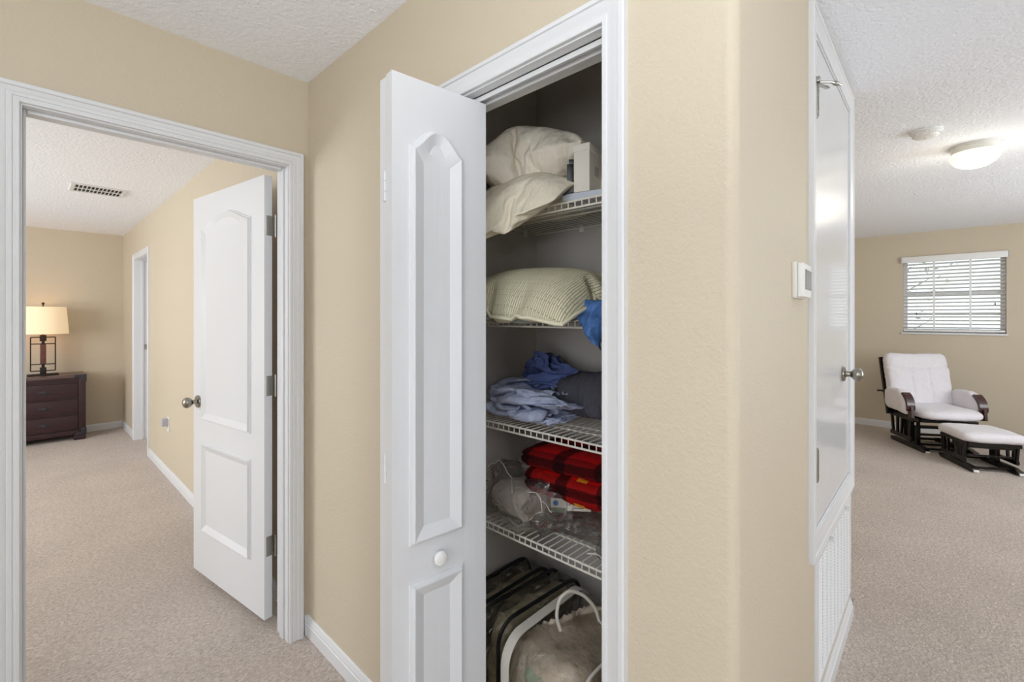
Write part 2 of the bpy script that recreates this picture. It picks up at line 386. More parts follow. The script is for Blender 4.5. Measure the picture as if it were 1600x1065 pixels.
# trims -------------------------------------------------------
def casing_prof(w, plain=False):
    k = w/.06
    if plain: return [(0, -.002), (0, .011), (.002*k, .0125), (.012*k, .0125), (.0135*k, .0105), (.015*k, .0105), (.024*k, .0115), (.034*k, .015), (.042*k, .0165), (.0435*k, .0145), (.045*k, .0145), (.047*k, .019), (.057*k, .019), (.060*k, .016), (.060*k, -.002)]
    return [(0, -.002), (0, .011), (.002*k, .0125), (.009*k, .0125), (.011*k, .0105), (.015*k, .0105), (.017*k, .0135), (.026*k, .0140), (.029*k, .0120), (.032*k, .0145), (.041*k, .0160), (.043*k, .0140), (.046*k, .019), (.057*k, .019), (.060*k, .016), (.060*k, -.002)]
def trim(o, label): return st(o, label, 'door trim')
fA = lambda a, z, h: Vector((a, YA-h, z))
fA2 = lambda a, z, h: Vector((a, YA+.115+h, z))
t1 = MB().sweep([(AJ0-.005, 0), (AJ0-.005, AH+.005), (AJ1+.005, AH+.005), (AJ1+.005, 0)], casing_prof(.058), fA)
t1.sweep([(AJ0-.005, 0), (AJ0-.005, AH+.005), (AJ1+.005, AH+.005), (AJ1+.005, 0)], casing_prof(.058), fA2)
t1.box(AJ0-.02, AJ0, YA-.001, YA+.116, 0, AH+.02).box(AJ1, AJ1+.02, YA-.001, YA+.116, 0, AH+.02).box(AJ0, AJ1, YA-.001, YA+.116, AH, AH+.02)
t1.box(AJ0, AJ0+.008, YA+.035, YA+.072, 0, AH, .003).box(AJ1-.008, AJ1, YA+.035, YA+.072, 0, AH, .003).box(AJ0+.011, AJ1-.011, YA+.035, YA+.072, AH-.011, AH, .003)
trim(t1.done('trim_1', 'trim'), 'white moulded casing and jamb of the bedroom doorway')
fB = lambda a, z, h: Vector((XB-h, a, z))
t2 = MB().sweep([(BJ1+.004, 0), (BJ1+.004, BH+.004), (BJ0-.004, BH+.004), (BJ0-.004, 0)][::-1], casing_prof(.056, True), fB)
t2.box(XB-.001, XB+.111, BJ0-.018, BJ0, 0, BH+.018).box(XB-.001, XB+.111, BJ1, BJ1+.018, 0, BH+.018).box(XB-.001, XB+.111, BJ0, BJ1, BH, BH+.018)
trim(t2.done('trim_2', 'trim'), 'white moulded casing and jamb of the linen closet')
fD = lambda a, z, h: Vector((a, YD-h, z))
pth = [(DJ0-.008, DZ0-.008), (DJ0-.008, DZ1+.008), (DJ1+.008, DZ1+.008), (DJ1+.008, DZ0-.008)]
t3 = MB().sweep(pth, casing_prof(.072, True), fD, closed=True)
t3.box(DJ0-.015, DJ0, YD-.006, YD+.11, DZ0-.015, DZ1+.015).box(DJ1, DJ1+.015, YD-.006, YD+.11, DZ0-.015, DZ1+.015)
t3.box(DJ0, DJ1, YD-.006, YD+.11, DZ0-.015, DZ0).box(DJ0, DJ1, YD-.006, YD+.11, DZ1, DZ1+.015)
trim(t3.done('trim_3', 'trim'), 'white picture frame casing around the raised utility door')
fR = lambda a, z, h: Vector((XB-h, a, z))
t4 = MB().sweep([(BO1+.005, 0), (BO1+.005, BOH+.005), (BO0-.005, BOH+.005), (BO0-.005, 0)][::-1], casing_prof(.06), fR)
t4.box(XB-.001, XB+.116, BO0-.02, BO0, 0, BOH+.02).box(XB-.001, XB+.116, BO1, BO1+.02, 0, BOH+.02).box(XB-.001, XB+.116, BO0, BO1, BOH, BOH+.02)
t4.box(XB+.05, XB+.075, BO1-.011, BO1, 0, BOH, .002)
t4o = trim(t4.done('trim_4', 'trim'), 'white casing and jamb of the far doorway in the bedroom right wall')
MB().box(XB+.082, XB+.104, BO1-.002, BO1-.0005, 1.03, 1.09).done('strike_plate', 'nickel', t4o, label='small nickel strike plate')
# closet track
st(MB().box(XB+.026, XB+.03, BJ0, BJ1, BH-.016, BH).box(XB+.054, XB+.058, BJ0, BJ1, BH-.016, BH).box(XB+.026, XB+.058, BJ0, BJ1, BH-.003, BH)
   .done('trim_5', 'trim'), 'white bifold track under the closet head jamb', 'door track')

def base_prof(): return [(0, -.001), (0, .013), (.050, .013), (.053, .0105), (.058, .0105), (.061, .012), (.067, .0095), (.073, .0075), (.079, .006), (.083, .003), (.083, -.001)]
def baseboard(name, p0, p1, nrm, label):
    d = Vector((p1[0]-p0[0], p1[1]-p0[1], 0)); m = MB(); n = Vector(nrm).to_3d()
    A = [m.bm.verts.new(Vector((*p0, 0))+n*h+Vector((0, 0, z))) for z, h in base_prof()]
    B = [m.bm.verts.new(Vector((*p1, 0))+n*h+Vector((0, 0, z))) for z, h in base_prof()]
    for i in range(len(A)-1): m.bm.faces.new((A[i], A[i+1], B[i+1], B[i]))
    m.bm.faces.new(A); m.bm.faces.new(B[::-1])
    return st(m.done(name, 'trim'), label, 'baseboard')
baseboard('baseboard_front', (XB, YA), (XB, BJ1+.062), (-1, 0), 'white baseboard between the bedroom doorway and the closet')
baseboard('baseboard_left', (AJ1+.07, YA), (XB, YA), (0, -1), 'short white baseboard in the hall corner beside the bedroom casing')
baseboard('baseboard_corner', (XB, BJ0-.062), (XB, YC+.02), (-1, 0), 'white baseboard right of the closet')
baseboard('baseboard_right', (XB+.03, YC+.001), (1.76, YD), Vector((.041, -1)).normalized(), 'white baseboard below the thermostat')
baseboard('baseboard_utility', (1.76, YD), (2.656, YD), (0, -1), 'white baseboard below the return air grille')
baseboard('baseboard_utility_end', (2.656, YD-.013), (2.656, 1.6), (1, 0), 'white baseboard on the loft side of the utility wall')
baseboard('baseboard_loft_end', (XE, -2.8), (XE, 1.6), (-1, 0), 'white baseboard along the loft end wall behind the glider')
baseboard('baseboard_bedroom_right', (XB, YA+.14), (XB, BO0-.067), (-1, 0), 'white baseboard along the bedroom right wall')
baseboard('baseboard_bedroom_corner', (XB, BO1+.067), (XB, YF), (-1, 0), 'short white baseboard in the far bedroom corner')
baseboard('baseboard_bedroom_far', (-3.0, YF), (XB, YF), (0, -1), 'white baseboard along the bedroom far wall')

# ------------------------------------------------------------ moulded doors
def offset_loop(P, d):
    n = len(P); out = []
    if n > 8:   # arched outline: sides move in, the curve moves down with its shape kept
        x0 = P[0][0]; x1 = P[1][0]; mid = (x0+x1)/2; k = 1-2*d/(x1-x0)
        return [(mid+(x-mid)*k, z+d if i < 2 else z-d*.92) for i, (x, z) in enumerate(P)]
    for i in range(n):
        a = Vector(P[i-1]); b = Vector(P[i]); c = Vector(P[(i+1) % n])
        d0 = (b-a).normalized(); d1 = (c-b).normalized()
        n0 = Vector((-d0.y, d0.x)); n1 = Vector((-d1.y, d1.x)); q = n0+n1; q = q/max(.35, q.dot(n0))
        out.append((b.x+q.x*d, b.y+q.y*d))
    return out
def arch_panel(x0, x1, z0, z1, rise, n=26, wide=.46):
    """counter-clockwise outline with a cathedral (ogee) top"""
    P = [(x0, z0), (x1, z0)]
    for i in range(n+1):
        s = i/n; x = x1+(x0-x1)*s
        k = min(1, (.5-abs(s-.5))/wide)**.82; k = k*k*(3-2*k); P.append((x, z1-rise+rise*k))
    return P
def rect_panel(x0, x1, z0, z1): return [(x0, z0), (x1, z0), (x1, z1), (x0, z1)]
PROF = [(0, 0), (.0025, -.005), (.007, -.006), (.010, -.0132), (.0125, -.0136)]
def moulded_leaf(name, w, t, z0, z1, panels, parent, raised=.028, two_sided=True):
    """leaf in local x (0..w), faces at y=0 (front, looking to -y) and y=t"""
    m = MB(); bm = m.bm
    def face(y, sgn):
        edges = []
        def loop(P, dep):
            V = [bm.verts.new((x, y+sgn*-dep, z)) for x, z in P]; return V
        def ring_edges(V): return [bm.edges.new((V[i], V[(i+1) % len(V)])) for i in range(len(V))]
        outer = loop([(0, z0), (w, z0), (w, z1), (0, z1)], 0); edges += ring_edges(outer)
        for P in panels:
            L0 = loop(P, 0); edges += ring_edges(L0)
            prev = L0
            prof = PROF[1:]+[(PROF[-1][0]+raised, -.001)]
            for d, dep in prof:
                L = loop(offset_loop(P, d), dep)
                for i in range(len(P)): bm.faces.new((prev[i], prev[(i+1) % len(P)], L[(i+1) % len(P)], L[i]))
                prev = L
            bmesh.ops.triangle_fill(bm, use_beauty=True, use_dissolve=False, edges=[e for e in {e for v in prev for e in v.link_edges} if e.verts[0] in prev and e.verts[1] in prev], normal=(0, -sgn, 0))
        bmesh.ops.triangle_fill(bm, use_beauty=True, use_dissolve=False, edges=edges, normal=(0, -sgn, 0))
        return outer
    a = face(0, -1); b = face(t, 1)
    for i in range(4): bm.faces.new((a[i], a[(i+1) % 4], b[(i+1) % 4], b[i]))
    return m.done(name, 'door', parent, sharp=22)
def knob_lathe(m, scale=1):
    return [(0, 0), (.032*scale, 0), (.033*scale, .004), (.030*scale, .009), (.014*scale, .012), (.0115*scale, .018), (.0115*scale, .028), (.018*scale, .034), (.0255*scale, .042), (.028*scale, .052), (.0262*scale, .062), (.020*scale, .069), (.010*scale, .0725), (0, .073)]

# bedroom door, standing open into the bedroom; local x from hinge to free edge, -y face seen from hall
ang = R(8.2)
d1 = empty('door_1', (.735, 2.215, 0)); tag(d1, 'white two panel arched door standing open into the bedroom', 'door', None, 'structure')
# local x axis -> (-sin, cos); local -y (seen face) -> (-cos,-sin) ; so rotation about z by 90+8.2
d1.rotation_euler = (0, 0, PI/2+ang)
LW = .755
# seen face looks to world -x: local +y -> world (-cos8,-sin8); so the leaf lies at local y in [-.035, 0]
leaf = moulded_leaf('leaf', LW, .035, .04, 2.04, [arch_panel(.120, LW-.115, .858, 1.93, .060, 36, .46), rect_panel(.120, LW-.115, .272, .743)], d1)
leaf.location = (0, -.035, 0)
rot = Matrix.Translation((LW-.062, 0, .95)) @ Matrix.Rotation(-PI/2, 4, 'X')
MB().lathe(knob_lathe(0), 28, rot).done('door_handle', 'nickel_dark', d1, label='round satin nickel knob')
rot = Matrix.Translation((LW-.062, -.035, .95)) @ Matrix.Rotation(PI/2, 4, 'X')
MB().lathe(knob_lathe(0), 28, rot).done('door_handle', 'nickel_dark', d1)
for hz in (1.815, 1.09, .365):
    m = MB()
    # leaf plate on the door edge (plane x=0), rounded corners
    pl = []
    for cx, cz, a0 in ((-.010, .038, 0), (-.010, -.038, 270), (-.033, -.038, 180), (-.033, .038, 90)): pass
    m.box(-.0022, .0005, -.041, -.008, hz-.045, hz+.045, .0009, 1)
    for dz, dy in ((-.032, -.018), (0, -.013), (.032, -.018)):
        m.lathe([(0, .0008), (.0042, .0008), (.0036, .0002), (0, .0)], 10, Matrix.Translation((-.0028, dy, hz+dz)) @ Matrix.Rotation(-PI/2, 4, 'Y'))
    m.tube([(-.013, -.045, hz-.05), (-.013, -.045, hz+.05)], .0062, 12)
    for k in range(5): m.tube([(-.013, -.045, hz-.045+k*.018+.001), (-.013, -.045, hz-.045+k*.018+.017)], .0068, 12)
    m.done('hinge', 'nickel', d1, label='nickel butt hinge on the door edge')

# linen closet bifold: two leaves folded almost shut against each other
d2 = empty('door_2', (.904, .951, 0)); tag(d2, 'white bifold closet door folded open, round knob on its arched panel', 'door', None, 'structure')
v = Vector((.618-.904, .986-.951)); L2 = v.length; d2.rotation_euler = (0, 0, math.atan2(v.y, v.x))
# local x: track end -> fold ; face toward the camera: local +y (since rotated ~173 deg, +y -> -y world)
b2 = moulded_leaf('leaf', L2, .032, .02, 2.01, [arch_panel(.080, L2-.046, .820, 1.89, .052, 36, .47), rect_panel(.080, L2-.046, .25, .725)], d2, raised=.029)
b2.location = (0, -.032, 0)
q = Matrix.Translation((L2*.55, 0, .77)) @ Matrix.Rotation(-PI/2, 4, 'X')
MB().lathe([(0, 0), (.009, 0), (.0085, .007), (.013, .010), (.0185, .013), (.0190, .018), (.016, .022), (.008, .0245), (0, .025)], 28, q).done('knob', 'plastic', d2, label='round white knob')
b1 = moulded_leaf('leaf', L2, .032, .02, 2.01, [arch_panel(.080, L2-.046, .820, 1.89, .052, 36, .47), rect_panel(.080, L2-.046, .25, .725)], d2, raised=.029)
b1.rotation_euler = (0, 0, R(-7.0)); b1.location = (L2-.0+.004-L2*math.cos(R(7)), -.040-.032+L2*math.sin(R(7))*0-.0, 0)
# place second leaf so that its fold edge sits beside the first leaf's fold edge
b1.rotation_euler = (0, 0, R(6.0)); b1.location = (L2-.001-L2*math.cos(R(6.0)), -.070-L2*math.sin(R(6.0)), 0)
for hz in (1.73, 1.02, .27):
    m = MB()
    m.tube([(L2+.001, -.036, hz-.038), (L2+.001, -.036, hz+.038)], .0022, 10)
    for k in range(3): m.tube([(L2+.001, -.036, hz-.037+k*.026), (L2+.001, -.036, hz-.037+k*.026+.022)], .0036, 10)
    m.done('hinge', 'trim', d2, label='white painted fold hinge')
MB().tube([(.03, -.016, 2.008), (.03, -.016, 2.018)], .006, 10).done('track_pin', 'trim', d2)

# raised utility (air handler) door: flat glossy slab
d3 = empty('door_3', (DJ0, YD, DZ0)); tag(d3, 'glossy flat white utility door with a nickel knob set above the floor grille', 'door', None, 'structure')
MB().box(.004, DJ1-DJ0-.004, -.004, .031, .003, DZ1-DZ0-.003, .0015, 1).done('leaf', 'gloss', d3)
q = Matrix.Translation((2.405-DJ0, -.004, 1.158-DZ0)) @ Matrix.Rotation(PI/2, 4, 'X')
MB().lathe(knob_lathe(0), 28, q).done('door_handle', 'nickel_dark', d3, label='round satin nickel knob')
for k, hz in enumerate((2.12, .908)):
    m = MB()
    for j in range(5): m.tube([(.004, -.011, hz-DZ0-.05+j*.02+.0006), (.004, -.011, hz-DZ0-.05+j*.02+.0194)], .0066, 12)
    m.tube([(.004, -.011, hz-DZ0-.057), (.004, -.011, hz-DZ0+.057)], .0048, 10)
    m.box(-.007, .016, -.0065, -.0035, hz-DZ0-.05, hz-DZ0+.05)
    if k == 0:   # hinge pin door stop
        z = hz-DZ0+.062
        m.box(-.016, .004, -.022, -.004, z-.006, z+.012, .002).bar((-.004, -.016, z-.012), (.085, -.030, z+.004), .010, .006)
        m.tube([(-.002, -.018, z-.004), (.06, -.040, z+.012), (.12, -.062, z+.016)], .0042, 8).tube([(.085, -.049, z+.0145), (.10, -.055, z+.0155)], .008, 10)
    m.done('hinge', 'nickel', d3, label='nickel hinge with pin door stop' if k == 0 else 'nickel hinge')

# closed door behind the far bedroom opening
d4 = empty('door_4', (XB+.118, BO0-.02, 0)); tag(d4, 'white closed door inside the far doorway of the bedroom', 'door', None, 'structure')
l4 = moulded_leaf('leaf', BO1-BO0+.04, .035, .01, 2.06, [rect_panel(.13, .72, .9, 1.9), rect_panel(.13, .72, .25, .76)], d4)
l4.rotation_euler = (0, 0, PI/2); l4.location = (.036, 0, 0)

# ------------------------------------------------------------ WINDOWS
w1 = empty('window_1', (XE, 0, 0)); tag(w1, 'small white framed sash window in the loft end wall', 'window', None, 'structure')
yc = (WY0+WY1)/2
m = MB()
m.box(.08, .13, WY0, WY0+.04, WZ0, WZ1).box(.08, .13, WY1-.04, WY1, WZ0, WZ1).box(.08, .13, WY0+.04, WY1-.04, WZ1-.04, WZ1).box(.08, .13, WY0+.04, WY1-.04, WZ0, WZ0+.045)
m.box(.085, .125, WY0+.04, WY1-.04, 1.655, 1.70).box(.095, .118, WY0+.04, WY1-.04, 1.425, 1.452)
m.done('window_frame', 'trim', w1)
MB().box(.102, .106, WY0+.04, WY1-.04, WZ0+.045, WZ1-.04).done('pane', 'glass', w1)
MB().box(-.02, .08, WY0-.015, WY1+.015, WZ0-.022, WZ0, .004).done('window_sill', 'trim', w1)

bl = empty('window_blind', (XE+.03, yc, WZ0)); tag(bl, 'white horizontal slat blind hanging in the loft window', 'blind')
hw = (WY1-WY0)/2-.008; top = WZ1-WZ0
MB().box(-.062, -.045, -hw-.028, hw+.028, top-.055, top+.018, .003).box(-.062, -.02, -hw-.028, -hw-.018, top-.055, top+.018, .002).box(-.062, -.02, hw+.018, hw+.028, top-.055, top+.018, .002).done('valance', 'plastic', bl)
MB().box(-.025, .03, -hw, hw, top-.05, top-.002, .002).done('head_rail', 'plastic', bl)
nsl = 19; z_lo, z_hi = .06, top-.075
for i in range(nsl):
    z = z_lo+(z_hi-z_lo)*i/(nsl-1)
    MB().obox((0, 0, z), (.0235, 0, -.0072), (0, hw, 0), (.0004, 0, .0013)).done('slat', 'plastic', bl)
MB().box(-.022, .022, -hw, hw, .014, .036, .003).done('bottom_rail', 'plastic', bl)
for y in (-hw*.36, hw*.36):
    MB().box(-.026, -.0245, y-.009, y+.009, .03, top-.05).done('ladder_tape', 'plastic', bl)
MB().tube([(-.034, hw-.12, top-.05), (-.034, hw-.12, .25)], .0025, 6).done('tilt_cord', 'plastic', bl)
MB().lathe([(0, -.02), (.007, -.018), (.004, .006), (0, .008)], 10, Matrix.Translation((-.034, hw-.12, .235))).done('cord_tassel', 'black', bl, label='dark cord tassel')
MB().tube([(-.034, -hw+.08, top-.05), (-.034, -hw+.08, .36)], .0015, 6).done('lift_cord', 'plastic', bl)
MB().lathe([(0, -.02), (.007, -.018), (.004, .006), (0, .008)], 10, Matrix.Translation((-.034, -hw+.08, .345))).done('cord_tassel', 'black', bl, label='dark cord tassel')

def plain_window(name, label, P, axis):
    """frame for an opening that the photo does not show; P = (lo, hi, z0, z1, plane)"""
    lo, hi, z0, z1, pl = P; m = MB()
    def bx(a0, a1, b0, b1):
        if axis == 'y': m.box(a0, a1, pl-.07, pl-.03, b0, b1)
        else: m.box(pl-.07, pl-.03, a0, a1, b0, b1)
    bx(lo, lo+.05, z0, z1); bx(hi-.05, hi, z0, z1); bx(lo+.05, hi-.05, z1-.05, z1); bx(lo+.05, hi-.05, z0, z0+.05); bx((lo+hi)/2-.025, (lo+hi)/2+.025, z0+.05, z1-.05)
    st(m.done(name, 'trim'), label, 'window')
plain_window('window_2', 'wide white window frame added behind the camera to light the hall', (-1.4, .8, .65, 2.35, -2.8), 'y')  # unseen opening, added so the hall gets light
plain_window('window_3', 'wide white window frame added in the loft side wall for light', (3.4, 5.8, .75, 2.25, -2.8), 'y')  # also unseen, put in to brighten the loft
plain_window('window_4', 'white window frame added at the hall end to let in light', (-1.15, .35, .65, 2.35, -2.2), 'x')  # unseen too, added for light towards the closet wall
plain_window('window_5', 'white window frame in the bedroom left wall', (3.7, 5.7, .7, 2.2, -3.0), 'x')

# ------------------------------------------------------------ FIXTURES
# thermostat on the angled return wall
dth = math.atan2(YD-YC, 1.76-XB)
th = empty('thermostat', (1.49, YC+(1.49-XB)*math.tan(dth), 1.452)); th.rotation_euler = (0, 0, dth)
tag(th, 'small white thermostat with grey screen beside the utility door', 'thermostat')
MB().box(-.075, .075, -.012, 0, .0, .098, .003).done('back_plate', 'plastic_shade', th)
MB().box(-.07, .07, -.027, -.0122, .003, .095, .004, 3).done('body', 'plastic', th)
MB().box(-.045, .062, -.0285, -.0265, .024, .079, .001, 1).done('screen', 'screen', th, label='grey lcd screen')

# return air grille
gr = empty('air_return_grille', (2.223, YD, .125)); tag(gr, 'white perforated return air grille below the utility door', 'air grille')
gw, gh = .398, .465
m = MB()
fg = lambda a, z, h: Vector((a, -h, z))
m.sweep([(-gw+.028, .028), (-gw+.028, gh-.028), (gw-.028, gh-.028), (gw-.028, .028)], [(0, 0), (0, .006), (.004, .009), (.022, .009), (.028, .003), (.028, 0)], fg, closed=True)
m.done('frame', 'trim', gr)
MB().box(-gw+.026, gw-.026, -.003, -.0005, .026, gh-.026).done('filter', 'dark', gr, label='dark plate painted as the shade behind the louvers')  # dark plate painted as shade; the wall behind has no hole
m = MB(); nc = 9
for c in range(nc):
    x0 = -gw+.03+(2*gw-.06)*c/nc; x1 = -gw+.03+(2*gw-.06)*(c+1)/nc
    m.box(x0-.004, x0+.004, -.0075, -.003, .028, gh-.028)
    for k in range(34):
        z = .034+(gh-.068)*k/33
        m.obox(((x0+x1)/2, -.0052, z), ((x1-x0)/2-.003, 0, 0), (0, .0022, .0028), (0, -.0006, .0006))
m.done('louvers', 'trim', gr)
for x in (-.16, .215):
    MB().box(x-.012, x+.012, -.018, -.009, gh-.022, gh-.012, .002).box(x-.004, x+.004, -.022, -.018, gh-.026, gh-.008, .001).done('latch', 'trim', gr)

# ceiling vent in the bedroom
vt = empty('ceiling_vent', (.41, 5.03, CE)); tag(vt, 'white ceiling air register with two rows of dark slots in the bedroom', 'air vent')
fv = lambda a, b, h: Vector((a, b, -h))
VW, VH = .172, .172
MB().sweep([(-VW+.03, -VH+.04), (-VW+.03, VH-.06), (VW-.03, VH-.06), (VW-.03, -VH+.04)], [(0, 0), (0, .008), (.004, .010), (.022, .010), (.030, .002), (.030, 0)], fv, closed=True).done('frame', 'trim', vt)
MB().box(-VW+.028, VW-.028, -VH+.038, VH-.058, -.003, -.0005).done('duct_shade_plate', 'dark', vt, label='dark plate painted as the shade inside the duct')  # dark sheet stands in for the duct's shade on a solid ceiling
m = MB(); y0, y1 = -VH+.04, VH-.06; ymid = (y0+y1)/2
m.box(-VW+.03, VW-.03, ymid-.010, ymid+.010, -.010, -.003)
for i in range(13):
    x = -VW+.03+(2*VW-.06)*i/12
    for a, b in ((y0, ymid-.01), (ymid+.01, y1)): m.obox((x, (a+b)/2, -.0065), (.0035, 0, .003), (0, (b-a)/2, 0), (-.001, 0, .001))
m.done('louvers', 'trim', vt)
MB().box(VW-.022, VW-.012, -.02, .03, -.02, -.009, .002).done('lever', 'trim', vt)

# smoke detector
sd = empty('smoke_detector', (3.447, .06, CE)); tag(sd, 'round white smoke detector on the loft ceiling', 'smoke detector')
flip = Matrix.Rotation(PI, 4, 'X')
SDS = Matrix.Diagonal((.76, .76, .85, 1))
MB().lathe([(0, 0), (.092, 0), (.092, .010), (.086, .014), (.08, .014)], 40, flip @ SDS).done('base', 'plastic', sd)
m = MB().lathe([(.08, .0141), (.079, .026), (.07, .038), (.05, .043), (.03, .044), (0, .044)], 40, flip @ SDS)
m.done('cover', 'plastic', sd)
m = MB()
for i in range(24):
    a = 2*PI*i/24
    m.obox((.0765*.76*math.cos(a), .0765*.76*math.sin(a), -.022), (.003*math.cos(a), .003*math.sin(a), 0), (-.004*math.sin(a), .004*math.cos(a), 0), (0, 0, .004))
m.done('vent_slots', 'plastic_shade', sd)
MB().lathe([(0, .0435), (.014, .0435), (.013, .047), (0, .0475)], 20, flip @ SDS).done('test_button', 'plastic_shade', sd)

# flush ceiling light (lit)
def ceiling_light(loc, label, watts):
    cl = empty('ceiling_light', loc); tag(cl, label, 'ceiling light')
    MB().lathe([(0, 0), (.150, 0), (.152, .012), (.146, .016), (.146, .030), (.15, .034), (.148, .040), (.12, .040), (0, .040)], 48, flip @ Matrix.Diagonal((.72, .72, 1.12, 1))).done('metal_pan', 'plastic_shade', cl)
    d = MB().lathe([(.150, .0405), (.158, .048), (.159, .058), (.150, .075), (.125, .096), (.085, .112), (.04, .120), (0, .122)], 48, flip @ Matrix.Diagonal((.72, .72, 1.12, 1))).done('glass_dome', 'dome', cl, label='glowing frosted glass dome')
    p = point('ceiling_lamp_glow', (loc[0], loc[1], loc[2]-.26), watts, (1, .93, .78), .12)
    return cl
ceiling_light((3.935, -.15, CE), 'lit flush dome light on the loft ceiling', 5)

# wall outlet with plug
ol = empty('wall_outlet', (XB, 4.93, .40)); tag(ol, 'white wall outlet with a small plug in adapter, right bedroom wall', 'outlet')
MB().box(-.006, 0, -.04, .04, 0, .125, .002).done('cover_plate', 'plastic', ol)
MB().box(-.05, -.0062, -.03, .03, .055, .118, .004).done('plug_adapter', mat('grey_adapter', srgb(180, 182, 192), .4), ol, label='grey plug in adapter')
MB().box(-.009, -.0062, -.016, .016, .012, .046, .004).done('socket', 'plastic_shade', ol)

# ------------------------------------------------------------ DRESSER AND LAMP
dr = empty('nightstand', (.145, 7.395, 0)); tag(dr, 'dark brown three drawer nightstand with black metal corner brackets', 'nightstand')
dw, dd, dh = .335, .205, .745
m = MB()
m.box(-dw+.012, dw-.012, -dd+.014, dd, .06, dh-.032).box(-dw, -dw+.06, -dd, -dd+.014, .055, dh-.032, .002).box(dw-.06, dw, -dd, -dd+.014, .055, dh-.032, .002)
m.box(-dw+.06, dw-.06, -dd+.002, -dd+.014, .06, .115, .002).box(-dw+.06, dw-.06, -dd+.002, -dd+.014, dh-.062, dh-.032, .002)
m.box(-dw, -dw+.012, -dd+.014, dd, .055, dh-.032).box(dw-.012, dw, -dd+.014, dd, .055, dh-.032)
m.done('carcass', 'dresser', dr)
MB().box(-dw-.004, dw+.004, -dd-.006, dd, dh-.032, dh, .004).done('top_board', mat('worn_brown_top', srgb(92, 74, 70), .32, vary=(9, .25, (1, 8, 8))), dr, label='worn brown wooden top')
for sx in (-1, 1):
    for y in (-dd+.03, dd-.03): MB().box(sx*(dw-.05)-.05, sx*(dw-.05)+.05, y-.03, y+.03, 0, .055, .004).done('foot', 'dresser', dr)
z0 = .122; hgt = (dh-.07-z0)/3
for k in range(3):
    a, b = z0+k*hgt, z0+(k+1)*hgt-.022
    d = MB().box(-dw+.066, dw-.066, -dd-.004, -dd+.013, a, b, .003).done('drawer', 'dresser', dr)
    q = Matrix.Translation((0, -dd-.004, (a+b)/2)) @ Matrix.Rotation(PI/2, 4, 'X')
    MB().lathe([(0, 0), (.02, 0), (.019, .003), (.008, .006), (.008, .014), (.016, .02), (.016, .026), (0, .03)], 18, q).box(-.045, .045, -dd-.0065, -dd-.004, (a+b)/2-.012, (a+b)/2+.012, .001).done('drawer_pull', 'pewter', d, label='aged pewter drawer pull')
for sx in (-1, 1):
    for zz, sgn in ((dh+.002, -1), (.052, 1)):
        m = MB(); x = sx*(dw+.006)
        m.box(min(x, x-sx*.10), max(x, x-sx*.10), -dd-.009, -dd-.006, min(zz, zz+sgn*.034), max(zz, zz+sgn*.034), .001)
        m.box(min(x, x-sx*.045), max(x, x-sx*.045), -dd-.0095, -dd-.0055, min(zz, zz+sgn*.085), max(zz, zz+sgn*.085), .001)
        m.box(min(x, x-sx*.004), max(x, x-sx*.004), -dd-.009, -dd+.06, min(zz, zz+sgn*.06), max(zz, zz+sgn*.06), .001)
        for px, pz in ((.018, .06), (.018, .018), (.08, .018)):
            m.lathe([(0, 0), (.006, 0), (.004, .003), (0, .004)], 10, Matrix.Translation((x-sx*px, -dd-.0095, zz+sgn*pz)) @ Matrix.Rotation(PI/2, 4, 'X'))
        m.done('corner_bracket', 'pewter', dr, label='black riveted metal corner bracket')

lp = empty('table_lamp', (.14, 7.40, dh+.0005)); tag(lp, 'lit table lamp with cream shade and open iron frame base on the nightstand', 'lamp')
MB().box(-.125, .125, -.055, .055, 0, .016, .003).done('base', 'iron', lp)
m = MB()
for x in (-.098, .098): m.box(x-.0055, x+.0055, -.006, .006, .05, .43)
for z in (.05, .125, .355, .43): m.box(-.098, .098, -.0055, .0055, z-.0055, z+.0055)
m.done('iron_frame', 'iron', lp)
MB().box(-.024, .024, -.02, .02, .13, .35, .004).done('wood_post', 'lamp_wood', lp, label='reddish wood post')
MB().box(-.026, .026, -.022, .022, .016, .09, .004).box(-.013, .013, -.013, .013, .09, .13, .002).done('post_foot', 'iron', lp)
m = MB().box(-.013, .013, -.013, .013, .35, .385, .002).box(-.027, .027, -.023, .023, .385, .455, .004).tube([(0, 0, .455), (0, 0, .80)], .006, 8)
m.done('stem', 'iron', lp)
# round drum shade, open above and below, with thickness
prof = [(.212, .468), (.190, .772), (.187, .772), (.209, .468), (.212, .468)]
MB().lathe(prof, 48).done('lamp_shade', 'shade', lp, label='glowing cream fabric drum shade')
m = MB()
for a in (0, 2*PI/3, 4*PI/3): m.tube([(0, 0, .745), (.187*math.cos(a), .187*math.sin(a), .762)], .0025, 6)
m.done('spider', 'nickel', lp)
MB().box(-.012, .012, -.012, .012, .80, .822, .003).lathe([(0, .795), (.008, .797), (.008, .80), (0, .801)], 12).done('finial', 'iron', lp)
MB().lathe([(0, .0), (.013, .0), (.014, .03), (.03, .07), (.028, .095), (0, .112)], 20, Matrix.Translation((0, .0, .56))).done('bulb', mat('warm_bulb', srgb(255, 240, 210), .4, emit=((1, .8, .5, 1), 3.0)), lp)
point('table_lamp_glow', (.14, 7.40, dh+.60), 1.6, (1, .8, .55), .05)

